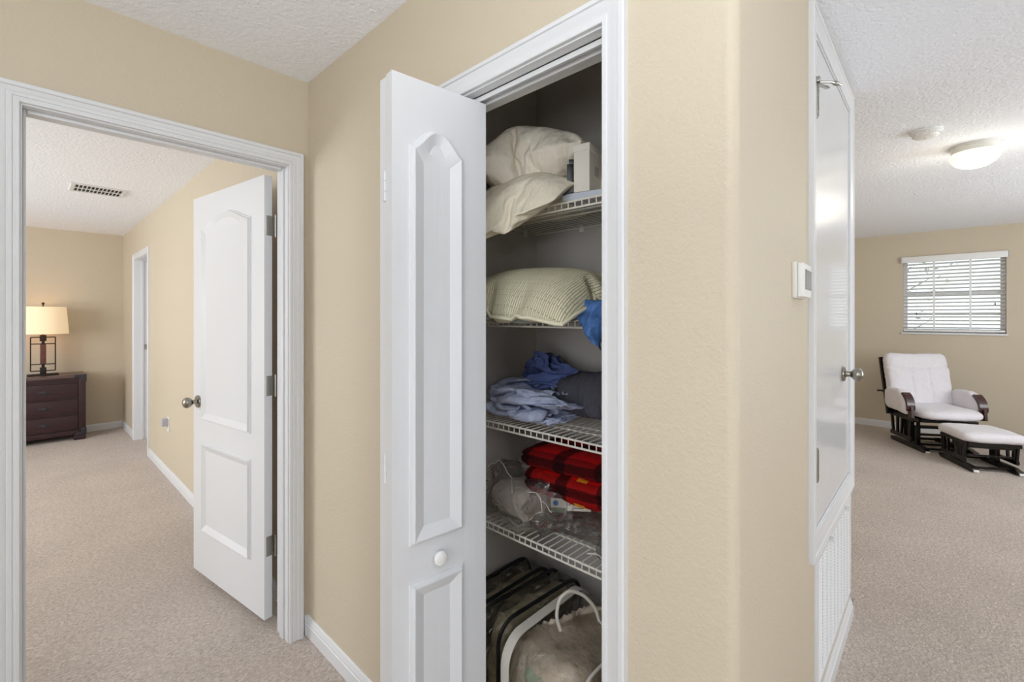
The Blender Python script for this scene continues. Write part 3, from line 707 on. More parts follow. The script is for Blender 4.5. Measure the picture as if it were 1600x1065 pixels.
# ------------------------------------------------------------ SOFT GOODS HELPERS
def nz3(p, s, seed): return noise.noise(Vector((p[0]*s+seed*7.3, p[1]*s-seed*3.1, p[2]*s+seed*1.7)))
def ridge(p, s, seed): return 1-2*abs(nz3(p, s, seed))
def slab(name, m, parent, dims, e=5., seed=1, wr=.0, ws=6., rd=.0, rs=8., sub=5, fn=None, loc=None, squash=None, label=None, sharp=80):
    """soft rounded block: super-ellipsoid of half sizes dims, wrinkled"""
    bm = bmesh.new(); bmesh.ops.create_icosphere(bm, subdivisions=sub, radius=1)
    ex = e if isinstance(e, (tuple, list)) else (e, e, e)
    for v in bm.verts:
        d = v.co.normalized()
        lo, hi = 0, 3.0
        for _ in range(22):
            k = (lo+hi)/2
            if abs(d.x*k)**ex[0]+abs(d.y*k)**ex[1]+abs(d.z*k)**ex[2] > 1: hi = k
            else: lo = k
        p = Vector((d.x*lo*dims[0], d.y*lo*dims[1], d.z*lo*dims[2]))
        n = Vector((d.x/dims[0], d.y/dims[1], d.z/dims[2])).normalized()
        q = p+Vector((nz3(p, ws, seed+5), nz3(p, ws, seed+6), nz3(p, ws, seed+8)))*.05
        p = p+n*(wr*nz3(p, ws, seed)+rd*(ridge(q, rs, seed+2)**3 if ridge(q, rs, seed+2) > 0 else 0))
        v.co = fn(p) if fn else p
    me = bpy.data.meshes.new(name); bm.to_mesh(me); bm.free()
    o = link(name, me, m, parent, loc, sharp)
    if label: o['label'] = label
    return o
def pillow(name, m, L, Wd, T, seed, wr=.008, parent=None, fn=None, n=56, pinch=.07, ex=.42, under=.8, pipe=None, pipe_r=.005):
    """two cloth faces sewn at the edge; local x along the length"""
    bm = bmesh.new(); top = {}; bot = {}; edge = []
    def base(i, j, s):
        a = -1+2*i/n; b = -1+2*j/n
        a = math.copysign(abs(a)**.85, a); b = math.copysign(abs(b)**.85, b)
        x = L/2*a*(1-pinch*(1-b*b)); y = Wd/2*b*(1-pinch*(1-a*a))
        e = max(0, (1-a**4)*(1-b**4)); h = T/2*e**ex
        p = Vector((x, y, h*(1 if s > 0 else -under)))
        # soft wrinkles, stronger towards the seam, plus broad dents
        f = (1-e)*.9+.3
        w = wr*f*(ridge((x, y*1.0, s*.4), 9, seed)+.6*ridge((x+y, y-x, s), 15, seed+3))+wr*1.6*nz3((x, y, s*.5), 4, seed+9)
        p.z += (w if s > 0 else -w*.7)*(1 if 0 < e else 0)
        return fn(p) if fn else p
    for i in range(n+1):
        for j in range(n+1):
            top[i, j] = bm.verts.new(base(i, j, 1))
            bot[i, j] = top[i, j] if i in (0, n) or j in (0, n) else bm.verts.new(base(i, j, -1))
    for i in range(n):
        for j in range(n):
            bm.faces.new((top[i, j], top[i+1, j], top[i+1, j+1], top[i, j+1]))
            f = [bot[i, j], bot[i, j+1], bot[i+1, j+1], bot[i+1, j]]
            if len(set(f)) == 4 and not all(v in top.values() for v in f): bm.faces.new(f)
            else:
                try: bm.faces.new(f)
                except ValueError: pass
    rim = [top[i, 0].co.copy() for i in range(n)]+[top[n, j].co.copy() for j in range(n)]+[top[i, n].co.copy() for i in range(n, 0, -1)]+[top[0, j].co.copy() for j in range(n, 0, -1)]
    me = bpy.data.meshes.new(name); bmesh.ops.recalc_face_normals(bm, faces=bm.faces); bm.to_mesh(me); bm.free()
    o = link(name, me, m, parent, None, 80)
    if pipe: MB().tube(rim[::2], pipe_r, 8, closed=True).done('piping', pipe, o)
    return o

# ------------------------------------------------------------ CLOTH: inflated pillows and dropped sheets, solved here and kept as plain meshes
def tmp_box(x0, x1, y0, y1, z0, z1):
    m = MB().box(x0, x1, y0, y1, z0, z1); bmesh.ops.subdivide_edges(m.bm, edges=m.bm.edges, cuts=6, use_grid_fill=True)
    return m.done('rest_surface', None)
def solve(o, colls, frames, pressure=0, mass=.5, bend=.5, stiff=15, selfc=True, q=5, grav=1, damp=4):
    for c in colls:
        if not any(x.type == 'COLLISION' for x in c.modifiers): c.modifiers.new('c', 'COLLISION')
        c.collision.use_culling = False; c.collision.thickness_outer = .006; c.collision.cloth_friction = 20; c.collision.damping = .6
    m = o.modifiers.new('cl', 'CLOTH'); k = m.settings; k.quality = q; k.mass = mass; k.bending_stiffness = bend
    k.tension_stiffness = k.compression_stiffness = stiff; k.shear_stiffness = 5; k.air_damping = damp
    k.tension_damping = k.compression_damping = 25; k.bending_damping = 2; k.effector_weights.gravity = grav
    if pressure: k.use_pressure = True; k.uniform_pressure_force = pressure
    cs = m.collision_settings; cs.use_collision = bool(colls); cs.distance_min = .005; cs.collision_quality = 3
    cs.use_self_collision = selfc; cs.self_distance_min = .006; cs.self_friction = 10
    m.point_cache.frame_start = 1; m.point_cache.frame_end = frames; SC.frame_start = 1; SC.frame_end = frames
    for f in range(1, frames+1): SC.frame_set(f)
    me = bpy.data.meshes.new_from_object(o.evaluated_get(bpy.context.evaluated_depsgraph_get()))
    o.modifiers.clear(); old = o.data; o.data = me; bpy.data.meshes.remove(old); SC.frame_set(1); return o
def pillow_blank(L, Wd, n, mtx, rnd=.3):
    bm = bmesh.new(); top = {}; bot = {}
    for i in range(n+1):
        for j in range(n+1):
            a = 2*i/n-1; b = 2*j/n-1; e = (1-a**4)*(1-b**4)
            x = L/2*a*math.sqrt(1-.5*rnd*b*b); y = Wd/2*b*math.sqrt(1-.5*rnd*a*a)
            top[i, j] = bm.verts.new((x, y, .02*e)); bot[i, j] = top[i, j] if i in (0, n) or j in (0, n) else bm.verts.new((x, y, -.02*e))
    for i in range(n):
        for j in range(n):
            bm.faces.new((top[i, j], top[i+1, j], top[i+1, j+1], top[i, j+1]))
            try: bm.faces.new((bot[i, j], bot[i, j+1], bot[i+1, j+1], bot[i+1, j]))
            except ValueError: pass
    uv = bm.loops.layers.uv.new('cloth')
    for f in bm.faces:
        for lp_ in f.loops: lp_[uv].uv = (lp_.vert.co.x, lp_.vert.co.y)
    bm.verts.index_update()
    rim = [top[i, 0].index for i in range(n)]+[top[n, j].index for j in range(n)]+[top[i, n].index for i in range(n, 0, -1)]+[top[0, j].index for j in range(n, 0, -1)]
    me = bpy.data.meshes.new('pillow'); bm.to_mesh(me); bm.free(); me.transform(mtx)
    o = bpy.data.objects.new('pillow', me); COL.objects.link(o); return o, rim
def finish(o, m, origin, fn=None, levels=1):
    """reshape, recentre on origin, smooth"""
    me = o.data
    for v in me.vertices:
        p = fn(v.co.copy()) if fn else v.co.copy()
        v.co = p-Vector(origin)
    o.location = origin; me.materials.clear(); me.materials.append(M[m] if isinstance(m, str) else m)
    for p in me.polygons: p.use_smooth = True
    if levels: q = o.modifiers.new('smooth', 'SUBSURF'); q.levels = q.render_levels = levels
    me.update(); return o
def sheet_blank(n, size, f):
    bm = bmesh.new()
    for i in range(n+1):
        for j in range(n+1): bm.verts.new(f((i/n-.5)*size, (j/n-.5)*size))
    bm.verts.ensure_lookup_table()
    for i in range(n):
        for j in range(n):
            k = i*(n+1)+j; bm.faces.new([bm.verts[k], bm.verts[k+1], bm.verts[k+n+2], bm.verts[k+n+1]])
    me = bpy.data.meshes.new('bed_sheet'); bm.to_mesh(me); bm.free(); o = bpy.data.objects.new('bed_sheet', me); COL.objects.link(o); return o
def N3(a, b, c): return noise.noise((a, b, c))
def RZ(d): return Matrix.Rotation(R(d), 4, 'Z')
def TR(*p): return Matrix.Translation(p)

# ------------------------------------------------------------ GLIDER CHAIR AND OTTOMAN
gc = empty('glider_chair', (6.70, .07, 0), R(210)); tag(gc, 'cream cushioned glider chair with dark wooden frame by the loft end wall', 'chair')
def runner(parent, y, x0, x1, h=.055):
    m = MB(); pts = [(x0, 0), (x1, 0), (x1+.045, .012), (x1+.03, .034), (x1-.05, h), (x0+.05, h), (x0-.02, h*.75), (x0-.03, .02)]
    o = m.prism(pts, lambda a, b, h_: Vector((a, y+h_, b)), -.0225, .0225).done('runner', 'espresso', parent, sharp=25)
    MB().box(x1+.028, x1+.047, y-.02, y+.02, .006, .026, .003).done('glide_cap', 'plastic', o, label='pale glide cap on the runner tip')
    return o
for y in (-.21, .21): runner(gc, y, -.28, .27)
for x in (-.24, .02, .22): MB().bar((x, -.19, .035), (x, .19, .035), .04, .022).done('stretcher', 'espresso', gc)
for y in (-.21, .21):
    MB().box(-.02, .06, y-.018, y+.018, .054, .30, .004).box(.09, .16, y-.02, y+.02, .054, .245, .004).done('base_post', 'espresso', gc)
    s = .245*(1 if y > 0 else -1)
    MB().bar((-.30, s, .315), (.17, s, .315), .032, .045).done('side_rail', 'espresso', gc)
    MB().bar((-.26, s, .10), (.12, s, .10), .022, .04).done('glide_rail', 'espresso', gc)
    for x0, x1 in ((-.25, -.22), (-.14, -.14), (-.055, -.07), (.10, .085)): MB().bar((x0, s, .30), (x1, s, .11), .020, .026).done('spindle', 'espresso', gc)
    for x in (-.12, .10): MB().bar((x, y*.86, .07), (x, y*.86, .31), .03, .012).done('glide_link', 'espresso', gc)
MB().bar((-.10, -.19, .20), (-.10, .19, .20), .03, .02).bar((.13, -.19, .16), (.13, .19, .16), .03, .02).bar((.13, -.19, .235), (.13, .19, .235), .03, .02).done('cross_bar', 'espresso', gc)
m = MB().bar((-.24, -.245, .325), (-.24, .245, .325), .045, .025).bar((.25, -.245, .325), (.25, .245, .325), .045, .025).bar((-.24, -.245, .325), (.25, -.245, .325), .03, .025).bar((-.24, .245, .325), (.25, .245, .325), .03, .025)
for k in range(6): m.bar((-.15+k*.07, -.23, .325), (-.15+k*.07, .23, .325), .03, .012)
m.done('seat_frame', 'espresso', gc)
m = MB()
for y in (-.285, .285): m.bar((-.235, y, .30), (-.40, y, .93), .03, .035, (0, 1, 0))
for z in (.36, .60, .90): m.bar((-.25-(z-.30)*.262, -.285, z), (-.25-(z-.30)*.262, .285, z), .022, .045)
m.done('back_frame', 'espresso', gc)
slab('seat_cushion', 'cream', gc, (.305, .275, .058), (5, 5, 2.4), 3, .006, 8, .004, 9, 5, loc=(.075, 0, .402))
def backfn(p):
    # seams: a curved head roll line and two vertical tucks
    zz = p.z; seam = .155-.035*(1-(p.y/.3)**2)
    d = math.exp(-((zz-seam)/.012)**2)*.016
    if zz < seam:
        for yy in (-.085, .085): d += math.exp(-((p.y-yy)/.010)**2)*.010
    if p.x > 0: p = Vector((p.x-d, p.y, p.z))
    p.z += .012*abs(p.y/.3)**3*(1 if p.z > 0 else 0)
    return p
bc = slab('back_cushion', 'cream', gc, (.068, .30, .315), (2.6, 9, 9), 5, .006, 7, .006, 11, 6, fn=backfn, loc=(-.245, 0, .675)); bc.rotation_euler = (0, R(-14.7), 0)
for y in (-.315, .315):
    def armfn(p):
        k = max(0, p.x-.02); return Vector((p.x, p.y, p.z-1.6*k*k))
    a = slab('arm_pad', 'cream', gc, (.20, .052, .115), (4, 3.2, 4), 8, .004, 9, .003, 10, 5, fn=armfn, loc=(.0, y, .505))
    pts = []
    for i in range(9):
        t = i/8; a_ = R(66)*(1-t)+R(-8)*t
        pts.append((.075+.165*math.cos(a_), .46+.155*math.sin(a_)))
    inner = [(x-.028*math.cos(R(40)), z-.022) for x, z in pts[::-1]]
    MB().prism(pts+inner, lambda aa, bb, hh: Vector((aa, y+hh, bb)), -.036, .036).bar((.222, y, .462), (.235, y, .35), .066, .024, (0, 1, 0)).done('arm_facing', 'mahogany', gc, label='curved reddish brown wooden arm front', sharp=30)
    MB().bar((-.30, y*.95, .545), (-.16, y*.95, .545), .03, .02).done('arm_rail', 'espresso', gc)
MB().tube([(.06, .27, .325), (.10, .33, .325)], .008, 8).done('recline_lever', 'black', gc)
MB().tube([(-.34, -.27, .545), (-.36, -.34, .545)], .011, 8).done('lock_knob', 'black', gc)

ot = empty('ottoman', (6.18, -.25, 0), R(205)); tag(ot, 'cream cushioned gliding ottoman with dark slatted base before the glider', 'ottoman')
for y in (-.155, .165): runner(ot, y, -.22, .25, .05)
for x in (-.18, .20): MB().bar((x, -.14, .03), (x, .15, .03), .03, .018).done('stretcher', 'espresso', ot)
slab('cushion', 'cream', ot, (.245, .235, .05), (7, 7, 2.6), 11, .004, 8, .003, 9, 5, loc=(0, .02, .302))
m = MB().bar((-.2, -.17, .24), (.2, -.17, .24), .035, .03).bar((-.2, .20, .24), (.2, .20, .24), .035, .03).bar((-.2, -.17, .24), (-.2, .20, .24), .03, .03).bar((.2, -.17, .24), (.2, .20, .24), .03, .03)
m.done('top_frame', 'espresso', ot)
for y in (-.175, .205):
    for x0, x1 in ((-.19, -.17), (-.155, -.14), (-.09, -.09), (.03, .045), (.12, .11), (.17, .15)): MB().bar((x0, y, .235), (x1, y, .075), .018, .02).done('slat', 'espresso', ot)
    MB().bar((-.19, y, .085), (.17, y, .085), .022, .035).done('glide_rail', 'espresso', ot)
for y in (-.12, .13): MB().box(-.04, .04, y-.02, y+.02, .045, .22, .003).done('base_post', 'espresso', ot)
MB().bar((.16, -.15, .205), (.16, .18, .205), .014, .016).bar((.14, -.15, .125), (.14, .18, .125), .014, .016).bar((-.12, -.15, .16), (-.12, .18, .16), .014, .016).done('cross_bar', 'espresso', ot)

# ------------------------------------------------------------ LINEN CLOSET: WIRE SHELVES
XF = 1.15
def wire_shelf(z, label):
    s = empty('wire_shelf', (XF, CYR, z)); tag(s, label, 'shelf', 'wire shelves of the linen closet')
    wl = CYL-CYR; dp = CXB-XF
    ys = [.012+.0254*k for k in range(int((wl-.02)/.0254)+1)]
    m = MB().tube([(0, .002, -.003), (0, wl-.002, -.003)], .0034, 8).tube([(0, .002, -.024), (0, wl-.002, -.024)], .0034, 8)
    for y in ys: m.tube([(0, y, -.001), (0, y, -.024)], .0019, 6)
    m.done('front_lip', 'wire', s)
    m = MB()
    for y in ys: m.tube([(0, y, -.0008), (.004, y, .0006), (dp-.006, y, .0006)], .0019, 6)
    m.done('deck_wires', 'wire', s)
    for x in (.10, .155, dp-.012): MB().tube([(x, .003, -.0042), (x, wl-.003, -.0042)], .0031, 8).done('support_rod', 'wire', s)
    for x in (.13, .29): MB().box(x-.008, x+.008, wl-.014, wl, -.022, .006, .002).done('wall_clip', 'plastic', s)
    for y in (.25, .62): MB().box(dp-.014, dp, y-.007, y+.007, -.02, .006, .002).done('wall_clip', 'plastic', s)
    return s
ZS = (1.759, 1.393, 1.027, .661)
wire_shelf(ZS[0], 'topmost white wire shelf, under the white pillows')
wire_shelf(ZS[1], 'second white wire shelf from the top, under the sage quilted pillow')
wire_shelf(ZS[2], 'third white wire shelf from the top, under the blue sheets')
wire_shelf(ZS[3], 'lowest white wire shelf, under the red blankets and plastic bag')

# ---- top shelf
def place(p, c, rz=0, rx=0, ry=0):
    q = Matrix.Rotation(rz, 4, 'Z') @ Matrix.Rotation(ry, 4, 'Y') @ Matrix.Rotation(rx, 4, 'X') @ Vector(p); return q+Vector(c)
def put(o, c, rz=0, rx=0, ry=0, label=None, cat=None, group=None):
    o.matrix_world = Matrix.Translation(c) @ Matrix.Rotation(rz, 4, 'Z') @ Matrix.Rotation(ry, 4, 'Y') @ Matrix.Rotation(rx, 4, 'X')
    return tag(o, label, cat, group)
o, rim = pillow_blank(.58, .52, 44, TR(1.20, 1.03, 1.82) @ RZ(108), .45)
solve(o, [], 36, 3.0, bend=6, stiff=60, selfc=False, grav=0)
SH = ZS[0]+.0035
def lowfn(p):
    # flattened by the pillow above, resting on the wires and sagging over the lip
    q = p.copy(); q.z = SH+.052+(q.z-1.82)*.72
    if q.z < SH and q.x > 1.14: q.z = SH+(q.z-SH)*.04
    over = max(0, 1.165-q.x); q.z -= 2.3*over*over+.42*over
    return Vector((q.x, 1.048+(q.y-1.035)*.78, q.z))
finish(o, 'pillow_ivory', (1.20, 1.03, SH), lowfn)
tag(o, 'ivory pillow at the bottom of the top shelf, sagging over the wire lip', 'pillow', 'pillows on the top closet shelf')
o, rim = pillow_blank(.58, .46, 44, TR(1.285, 1.03, 1.99) @ RZ(-60) @ Matrix.Rotation(R(-5), 4, 'Y'), .55)
solve(o, [], 36, 8.0, bend=3, stiff=80, selfc=False, grav=0)
def upfn(p):
    q = p.copy(); q.z = 1.945+(q.z-1.99)*.98
    return Vector((1.262+(q.x-1.285)*.92, 1.062+(q.y-1.03)*.82, q.z))
finish(o, 'pillow_white', (1.285, 1.03, 1.86), upfn)
tag(o, 'plump white pillow on top of the ivory pillow, top closet shelf', 'pillow', 'pillows on the top closet shelf')
o = slab('pillow', 'pillow_ivory', None, (.12, .13, .055), (2.6, 2.6, 2.4), 14, .010, 7, .01, 8, 5)
put(o, (1.38, .72, ZS[0]+.060), 0, 0, 0, 'pale ivory pillow lying behind the white box', 'pillow', 'pillows on the top closet shelf')
bx = empty('box', (1.17, .776, ZS[0]+.0255), R(11)); tag(bx, 'narrow white carton standing beside the pillows on the top shelf', 'box')
MB().box(0, .15, 0, .052, 0, .145, .002).done('carton', 'card', bx)
MB().box(-.0012, .1512, -.0012, .0532, .124, .1465, .0012).done('lid_flap', 'card', bx)
MB().box(.04, .075, -.0008, -.0002, .055, .085).done('label_patch', mat('faded_print', srgb(176, 168, 160), .6), bx, label='faded printed patch')
o = MB().box(-.10, .10, -.085, .085, 0, .0215, .002).done('flat_carton', 'card_blue', None)
put(o, (1.265, .80, ZS[0]+.0028), R(11), label='flat pale carton under the standing white box, top shelf', cat='box')
br = empty('bracket', (1.162, .842, ZS[0]+.012), R(-53)); tag(br, 'small black plastic bracket leaning between pillow and white box', 'bracket')
MB().box(-.010, .010, -.005, .005, .03, .105, .002).prism([(-.04, .014), (-.028, .026), (.010, .034), (.034, .026), (.03, .018), (.010, .018), (-.02, .008)], lambda a, b, h: Vector((a, h, b)), -.006, .006).box(-.004, .016, -.004, .004, .098, .12, .002).done('frame', 'black', br)

# ---- second shelf
o, rim = pillow_blank(.66, .54, 44, TR(1.21, 1.01, 1.48) @ RZ(-90))
solve(o, [], 36, 6.0, bend=15, stiff=80, selfc=False, grav=0)
def sagefn(p):
    q = p.copy(); dz = q.z-1.48
    h_ = .13; dz = math.copysign(h_*(min(1.3, abs(dz)/h_)**.66), dz)
    q.z = ZS[1]+.064+dz*(.92 if dz > 0 else .46)
    over = max(0, 1.165-q.x); q.z -= 1.2*over*over+.10*over
    q.z -= .16*max(0, .85-q.y)*min(1, max(0, (1.24-q.x)/.15))
    return Vector((q.x+.01, 1.0+(q.y-1.01)*.89, q.z))
finish(o, 'sage', (1.21, 1.01, ZS[1]+.02), sagefn)
tag(o, 'sage green quilted pillow with corded edge on the second closet shelf', 'pillow')
MB().tube([o.data.vertices[i].co.copy() for i in rim[::2]], .0055, 8, closed=True).done('piping', 'sage_pipe', o)
o = slab('folded_blanket', 'grey_under', None, (.19, .23, .024), (4, 4, 2.5), 31, .006, 8, .004, 9, 5, fn=lambda p: Vector((p.x, p.y, p.z-1.1*max(0, -.05-p.x)**2-.05*max(0, -p.y-.02))))
put(o, (1.21, 1.03, ZS[1]+.022), 0, 0, 0, 'grey folded blanket flattened beneath the sage quilted pillow', 'blanket')
def clothfn(p):
    q = p.copy(); k = .35+.65*min(1, (q.z+.07)/.10); q.y *= k; q.x += .02*math.sin(q.z*40)*.4; return q
o = slab('cloth', 'blue_cloth', None, (.034, .034, .056), (2.3, 2.3, 2.6), 41, .010, 14, .024, 13, 6, fn=clothfn)
put(o, (1.12, .722, ZS[1]-.008), R(20), R(-14), 0, 'mid blue crumpled cloth hanging beside the sage pillow', 'cloth')

# ---- third shelf
def fl(z0):
    def f(p):
        q = p.copy()
        if q.z < z0: q.z = z0+(q.z-z0)*.06
        return q
    return f
o = slab('pillow', 'slate_pillow', None, (.10, .185, .088), (3, 3, 2.2), 51, .008, 6, .010, 8, 5, fn=lambda p: fl(-.06)(Vector((p.x, p.y, p.z-.20*max(0, -p.y-.02)))))
put(o, (1.405, .87, ZS[2]+.088), R(8), 0, 0, 'slate grey pillow at the back right of the blue sheets', 'pillow')
rest = [tmp_box(1.14, 1.53, .42, 1.30, .97, ZS[2]+.0035), tmp_box(CXB, CXB+.1, .3, 1.45, .95, 1.6), tmp_box(.85, 1.62, CYL, CYL+.1, .95, 1.6), tmp_box(1.03, 1.125, .5, 1.3, .97, 1.5)]
def f1(a, b):
    return Vector((1.335+.10*math.sin(a*13+2*N3(a*2, b*2, 1))+.02*a, 1.10+.09*b+.11*math.sin(b*12+2*N3(a*2, b*2, 5)), 1.10+.12*(a+.5)+.10*N3(a*3, b*3, 9)+.06*(b+.5)))
def f2(a, b):
    return Vector((1.26+.10*math.sin(a*14+2*N3(a*2, b*2, 21))+.02*a, 1.06+.12*b+.13*math.sin(b*11+2*N3(a*2, b*2, 25)), 1.10+.10*(.5-a)+.10*N3(a*3, b*3, 29)+.05*(b+.5)))
sa = solve(sheet_blank(42, .85, f1), rest, 44, 0, .3, .05, 15, True, 4, 1, 1)
sb = solve(sheet_blank(46, .90, f2), [rest[0], sa]+rest[2:], 48, 0, .3, .05, 15, True, 4, 1, 1)
for x in rest: bpy.data.objects.remove(x)
print('SHEETS', [[round(f(v.co[k] for v in q.data.vertices), 3) for k in range(3) for f in (min, max)] for q in (sa, sb)])
for q in (sa, sb): q.modifiers.clear()
finish(sa, 'navy_sheet', (1.33, 1.09, ZS[2]), lambda p: Vector((min(1.515, p.x+.145), 1.10+(p.y-1.138)*1.18, ZS[2]+.004+(p.z-1.036)*.90))); tag(sa, 'denim blue crumpled sheet heaped behind the pale blue one', 'sheet')
finish(sb, 'pale_sheet', (1.24, 1.06, ZS[2]), lambda p: Vector((p.x-.005, 1.065+(p.y-1.082)*1.22, ZS[2]+.004+(p.z-1.043)*(.52+.35*max(0, p.x-1.24))))); tag(sb, 'pale periwinkle crumpled sheet at the front of the third shelf', 'sheet')

# ---- lowest shelf
def foldfn(zs):
    def f(p):
        q = p.copy()
        return q
    return f
def blanket(mm, dims, seed, seams):
    def f(p):
        q = p.copy()
        for s in seams:
            d = math.exp(-((q.z-s)/.006)**2)*.010
            n = Vector((q.x/dims[0], q.y/dims[1], 0))
            if n.length > .8: n.normalize(); q -= n*d
        return q
    return slab('fleece_blanket', mm, None, dims, (4.5, 5.5, 2.6), seed, .006, 8, .005, 9, 6, fn=f)
o = blanket('plaid', (.13, .205, .048), 71, (.0,)); put(o, (1.355, .925, ZS[3]+.158), R(-4), R(-3), 0, 'red and black plaid fleece blanket with yellow stripes, folded below', 'blanket', 'folded blankets on the lowest closet shelf')
o = blanket('plaid_shaded', (.13, .215, .034), 73, (.004,)); put(o, (1.35, .93, ZS[3]+.238), R(-4), R(-3), 0, 'dark red folded fleece blanket with shade in its colour, on top of the plaid one', 'blanket', 'folded blankets on the lowest closet shelf')
pb = empty('plastic_bag', (1.28, 1.11, ZS[3]+.003)); tag(pb, 'clear plastic bag of white folded linen on the lowest wire shelf', 'bag')
slab('white_linen', 'white_linen', pb, (.10, .115, .055), (3, 3, 2.6), 81, .012, 9, .012, 10, 5, fn=fl(-.05), loc=(.02, .04, .058), label='white folded linen inside the bag')
slab('plastic_film', 'poly', pb, (.145, .165, .082), (3, 3, 2.6), 83, .045, 9, .04, 10, 4, sharp=12, fn=fl(-.075), loc=(0, .01, .080), label='clear wrinkled plastic film')
for pts in ([(-.09, .136, .171), (-.09, .071, .214), (-.09, .007, .163), (-.09, .007, .109)], [(-.11, -.03, .142), (-.11, -.115, .149), (-.11, -.157, .126), (-.11, -.189, .103)], [(-.12, -.151, .146), (-.12, -.157, .097), (-.12, -.075, .041), (-.12, -.031, .087)]):  # white tubes stand in for bright highlights along the film's creases
    MB().tube([p for i in range(len(pts)-1) for p in (pts[i], [(a*2+b)/3+.004 for a, b in zip(pts[i], pts[i+1])], [(a+b*2)/3-.003 for a, b in zip(pts[i], pts[i+1])])]+[pts[-1]], .0016, 6).done('crease_highlight', 'white_piping', pb, label='white line drawn as a highlight on the plastic crease')
o = slab('plastic_bag', 'poly', None, (.09, .085, .072), (2.6, 2.6, 2.2), 87, .035, 13, .03, 14, 4, sharp=12, fn=fl(-.067)); put(o, (1.275, .985, ZS[3]+.074), R(15), 0, 0, 'crumpled empty clear plastic bag between white bag and packet', 'bag')
o2 = slab('plastic_bag', 'poly', None, (.14, .24, .036), (4, 4, 2.4), 89, .008, 8, .008, 10, 5, fn=fl(-.033)); put(o2, (1.37, .80, ZS[3]+.042), 0, 0, 0, 'flat clear plastic pouch under the red plaid blanket', 'bag')
bag3 = empty('plastic_pouch', (1.235, .665, ZS[3]+.003)); tag(bag3, 'clear plastic pouch with white zip edge at the right end of the lowest shelf', 'pouch')
slab('plastic_film', 'poly', bag3, (.09, .095, .035), (3, 3, 2.4), 90, .016, 12, .016, 14, 4, sharp=12, fn=fl(-.033), loc=(0, 0, .036))
MB().tube([(-.095+.012*math.sin(i*1.1), .10-.2*i/12, .040-.004*math.cos(i*.8)) for i in range(13)], .0022, 6).done('zip_edge', 'white_piping', bag3, label='white zip edge')
pk = empty('packet', (1.222, .932, ZS[3]+.088), R(35)); tag(pk, 'small white packet with a round blue sticker under the plaid blanket', 'packet')
MB().box(-.003, .003, -.026, .026, 0, .046, .001).done('card', 'card', pk)
MB().box(-.0036, -.0031, -.026, .026, 0, .016).done('printed_band', mat('grey_green_print', srgb(134, 138, 120), .6), pk, label='grey green printed band')
MB().lathe([(0, 0), (.009, 0), (.009, .0006), (0, .0006)], 20, Matrix.Translation((-.0036, .010, .031)) @ Matrix.Rotation(-PI/2, 4, 'Y')).done('blue_sticker', 'blue_dot', pk, label='round blue sticker')
lf = empty('leaflet', (1.262, .885, ZS[3]+.092), R(35)); lf.rotation_euler = (0, R(8), R(35)); tag(lf, 'white leaflet with black lettering, mostly hidden under the plaid blanket', 'leaflet')
MB().box(-.0012, .0012, -.045, .045, 0, .046, .0005, 1).done('sheet', 'card', lf)
tx = bpy.data.curves.new('lettering', 'FONT'); tx.body = 'JT\u2039'; tx.size = .022; tx.extrude = .0003
to = bpy.data.objects.new('lettering', tx); COL.objects.link(to); dg = bpy.context.evaluated_depsgraph_get()
tme = bpy.data.meshes.new_from_object(to.evaluated_get(dg)); bpy.data.objects.remove(to)
lt = bpy.data.objects.new('lettering', tme); COL.objects.link(lt); tme.materials.append(M['ink']); lt.parent = lf
lt.rotation_euler = (PI/2, 0, -PI/2); lt.location = (-.0018, .026, .022); lt['label'] = 'black printed letters, partly hidden'
MB().box(-.0018, -.0013, -.02, .012, .008, .010).done('printed_line', 'ink', lf)

# ---- closet floor: clear vinyl bedding bags standing side by side
def bedding_bag(c, hx, hy, hz, fill, seed, pipe, label, rz=0, pr=.0065):
    b = empty('storage_bag', (c[0], c[1], 0), rz); tag(b, label, 'storage bag', 'bedding storage bags on the closet floor')
    slab('bedding', fill, b, (hx-.022, hy-.010, hz-.03), (5, 4, 5), seed, .014, 6, .018, 7, 6, loc=(0, 0, hz+.001-.0), label='folded bedding inside')
    slab('vinyl_cover', 'vinyl', b, (hx-.004, hy, hz-.002), (9, 6, 9), seed+3, .006, 9, .006, 12, 5, loc=(0, 0, hz+.002), label='clear vinyl cover')
    rr = .07
    def rim(y):
        P = []
        for cx, cz, a0 in ((hx-rr, 2*hz-rr, 0), (-hx+rr, 2*hz-rr, 90), (-hx+rr, rr, 180), (hx-rr, rr, 270)):
            for i in range(7):
                a = R(a0+i*15); P.append((cx+rr*math.cos(a), y, cz+rr*math.sin(a)))
        return P
    for y in (-hy*.93, hy*.93): MB().tube(rim(y), pr, 8, closed=True).done('piping', pipe, b)
    return b
bedding_bag((1.235, 1.205), .215, .055, .205, 'olive', 101, 'piping_black', 'clear bedding bag with black piping against the closet side wall')
bb = bedding_bag((1.255, 1.075), .212, .052, .205, 'olive', 105, 'piping_black', 'clear bedding bag with black piping in the middle of the closet floor', R(-3))
MB().box(.02, .11, -.0545, -.0535, .27, .33).done('patch', 'piping_black', bb, label='black patch on the side')
b3 = empty('storage_bag', (1.21, .835, 0)); tag(b3, 'clear bedding bag with broad white zip edge and white strap handle', 'storage bag', 'bedding storage bags on the closet floor')
slab('bedding', 'taupe', b3, (.195, .125, .19), (3.4, 3.2, 3.4), 111, .03, 6, .055, 5.0, 6, loc=(0, 0, .192), label='taupe comforter inside')
slab('bedding', 'sage_bed', b3, (.05, .05, .03), (2.5, 2.5, 2.5), 113, .01, 9, .01, 10, 4, loc=(-.14, .045, .315), label='pale sage bedding')
slab('vinyl_cover', 'vinyl', b3, (.215, .145, .207), (6, 6, 6), 114, .007, 9, .007, 10, 5, loc=(0, 0, .209), label='clear vinyl cover')
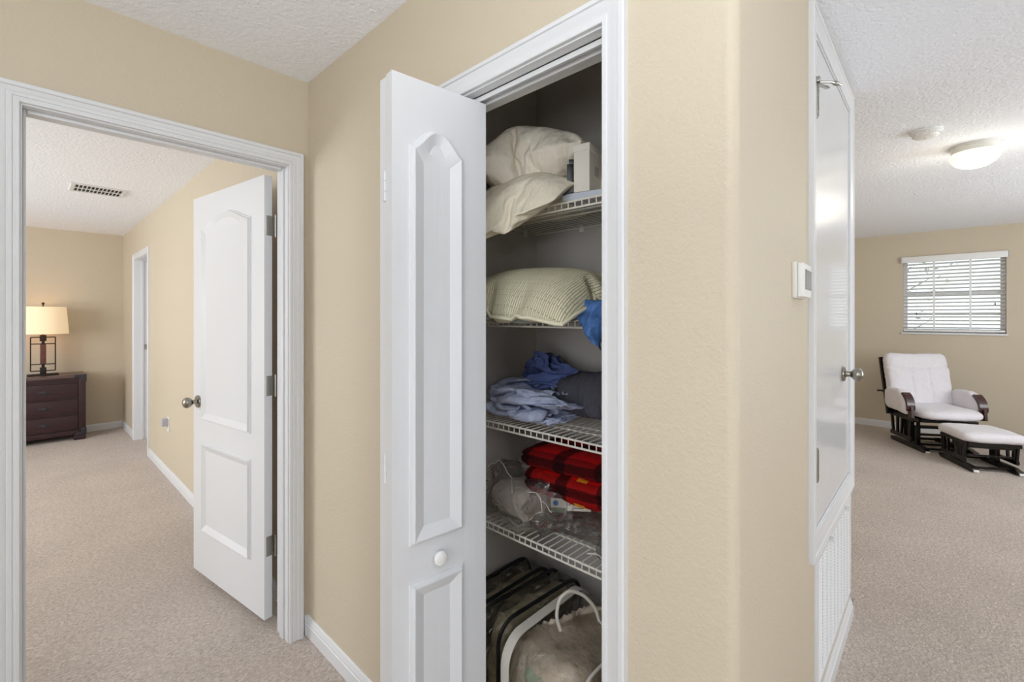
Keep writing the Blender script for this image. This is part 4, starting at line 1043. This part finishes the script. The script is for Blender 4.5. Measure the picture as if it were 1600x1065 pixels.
def rrim(hx, y, hz, rr=.08):
    P = []
    for cx, cz, a0 in ((hx-rr, 2*hz-rr, 0), (-hx+rr, 2*hz-rr, 90), (-hx+rr, rr, 180), (hx-rr, rr, 270)):
        for i in range(9):
            a = R(a0+i*11.25); P.append((cx+rr*math.cos(a), y, cz+rr*math.sin(a)))
    return P
mz = MB(); P = rrim(.218, 0, .211)
mz.sweep([(p[0], p[2]) for p in P][::-1], [(-.001, -.016), (.002, -.016), (.002, .016), (-.001, .016), (-.001, -.016)], lambda a, b, h: Vector((a, .125+h, b)), closed=True)
mz.done('zip_edge', 'white_piping', b3, label='broad white zip edge')
MB().tube(rrim(.214, -.135, .208), .0045, 8, closed=True).done('piping', 'white_piping', b3, label='thin white piping')
H3 = [(-.06, .035, .418), (-.07, .045, .46), (-.055, .045, .512), (-.02, .03, .530), (.02, .005, .508), (.05, -.02, .466), (.06, -.03, .420)]
hp = []
for i in range(len(H3)-1):
    for k in range(5): hp.append(Vector(H3[i]).lerp(Vector(H3[i+1]), k/5))
hp.append(Vector(H3[-1]))
for _ in range(3): hp = [hp[0]]+[(hp[i-1]+hp[i]*2+hp[i+1])/4 for i in range(1, len(hp)-1)]+[hp[-1]]
MB().tube(hp, .0055, 8).done('handle', 'white_piping', b3, label='white strap handle')
MB().tube([(.06, -.03, .420), (.03, -.085, .421), (0, -.12, .42)], .0035, 8).done('seam', 'white_piping', b3, label='white top seam')

# ------------------------------------------------------------ outdoors, seen through the blind
st(MB().box(7.7, 40, -25, 25, -3.0, -2.9).done('ground', 'ground'), 'lawn outside the loft window', 'ground')
for (x, y, s, lab) in ((15.5, -3.2, 1.0, 'tree outside the loft window, right of the view'), (17.5, 1.6, 1.2, 'tree outside the loft window, left of the view')):
    tr = empty('tree', (x, y, -2.9)); tag(tr, lab, 'tree', 'trees outside the loft window')
    MB().tube([(0, 0, 0), (.05, .02, 1.6*s), (-.05, .1, 3.2*s), (.0, .0, 4.6*s)], [.14*s, .11*s, .08*s, .03*s], 8).done('trunk', 'bark', tr)
    m = MB()
    for k in range(16):
        a = random.uniform(0, 2*PI); z = random.uniform(2, 4.2)*s; l = random.uniform(.8, 1.6)*s
        m.tube([(0, .03, z), (l*.5*math.cos(a), l*.5*math.sin(a), z+.3), (l*math.cos(a), l*math.sin(a), z+.8)], [.03*s, .02*s, .008], 5)
    m.done('branches', 'bark', tr)
    bm = bmesh.new()
    for k in range(420):
        a = random.uniform(0, 2*PI); rr = 1.7*s*random.random()**.5; z = 3.8*s+random.uniform(-1.7, 1.5)*s
        q = Matrix.Translation((rr*math.cos(a), rr*math.sin(a), z)) @ Matrix.Rotation(random.uniform(0, 6.28), 4, (random.random()-.5, random.random()-.5, random.random()+.01)) @ Matrix.Scale(.07*s, 4)
        vs = [bm.verts.new(q @ Vector(c)) for c in ((-1, 0, 0), (0, -.5, .12), (1, 0, 0), (0, .5, .12))]; bm.faces.new(vs)
    me = bpy.data.meshes.new('foliage'); bm.to_mesh(me); bm.free(); f = link('foliage', me, 'foliage', tr); f['kind'] = 'stuff'
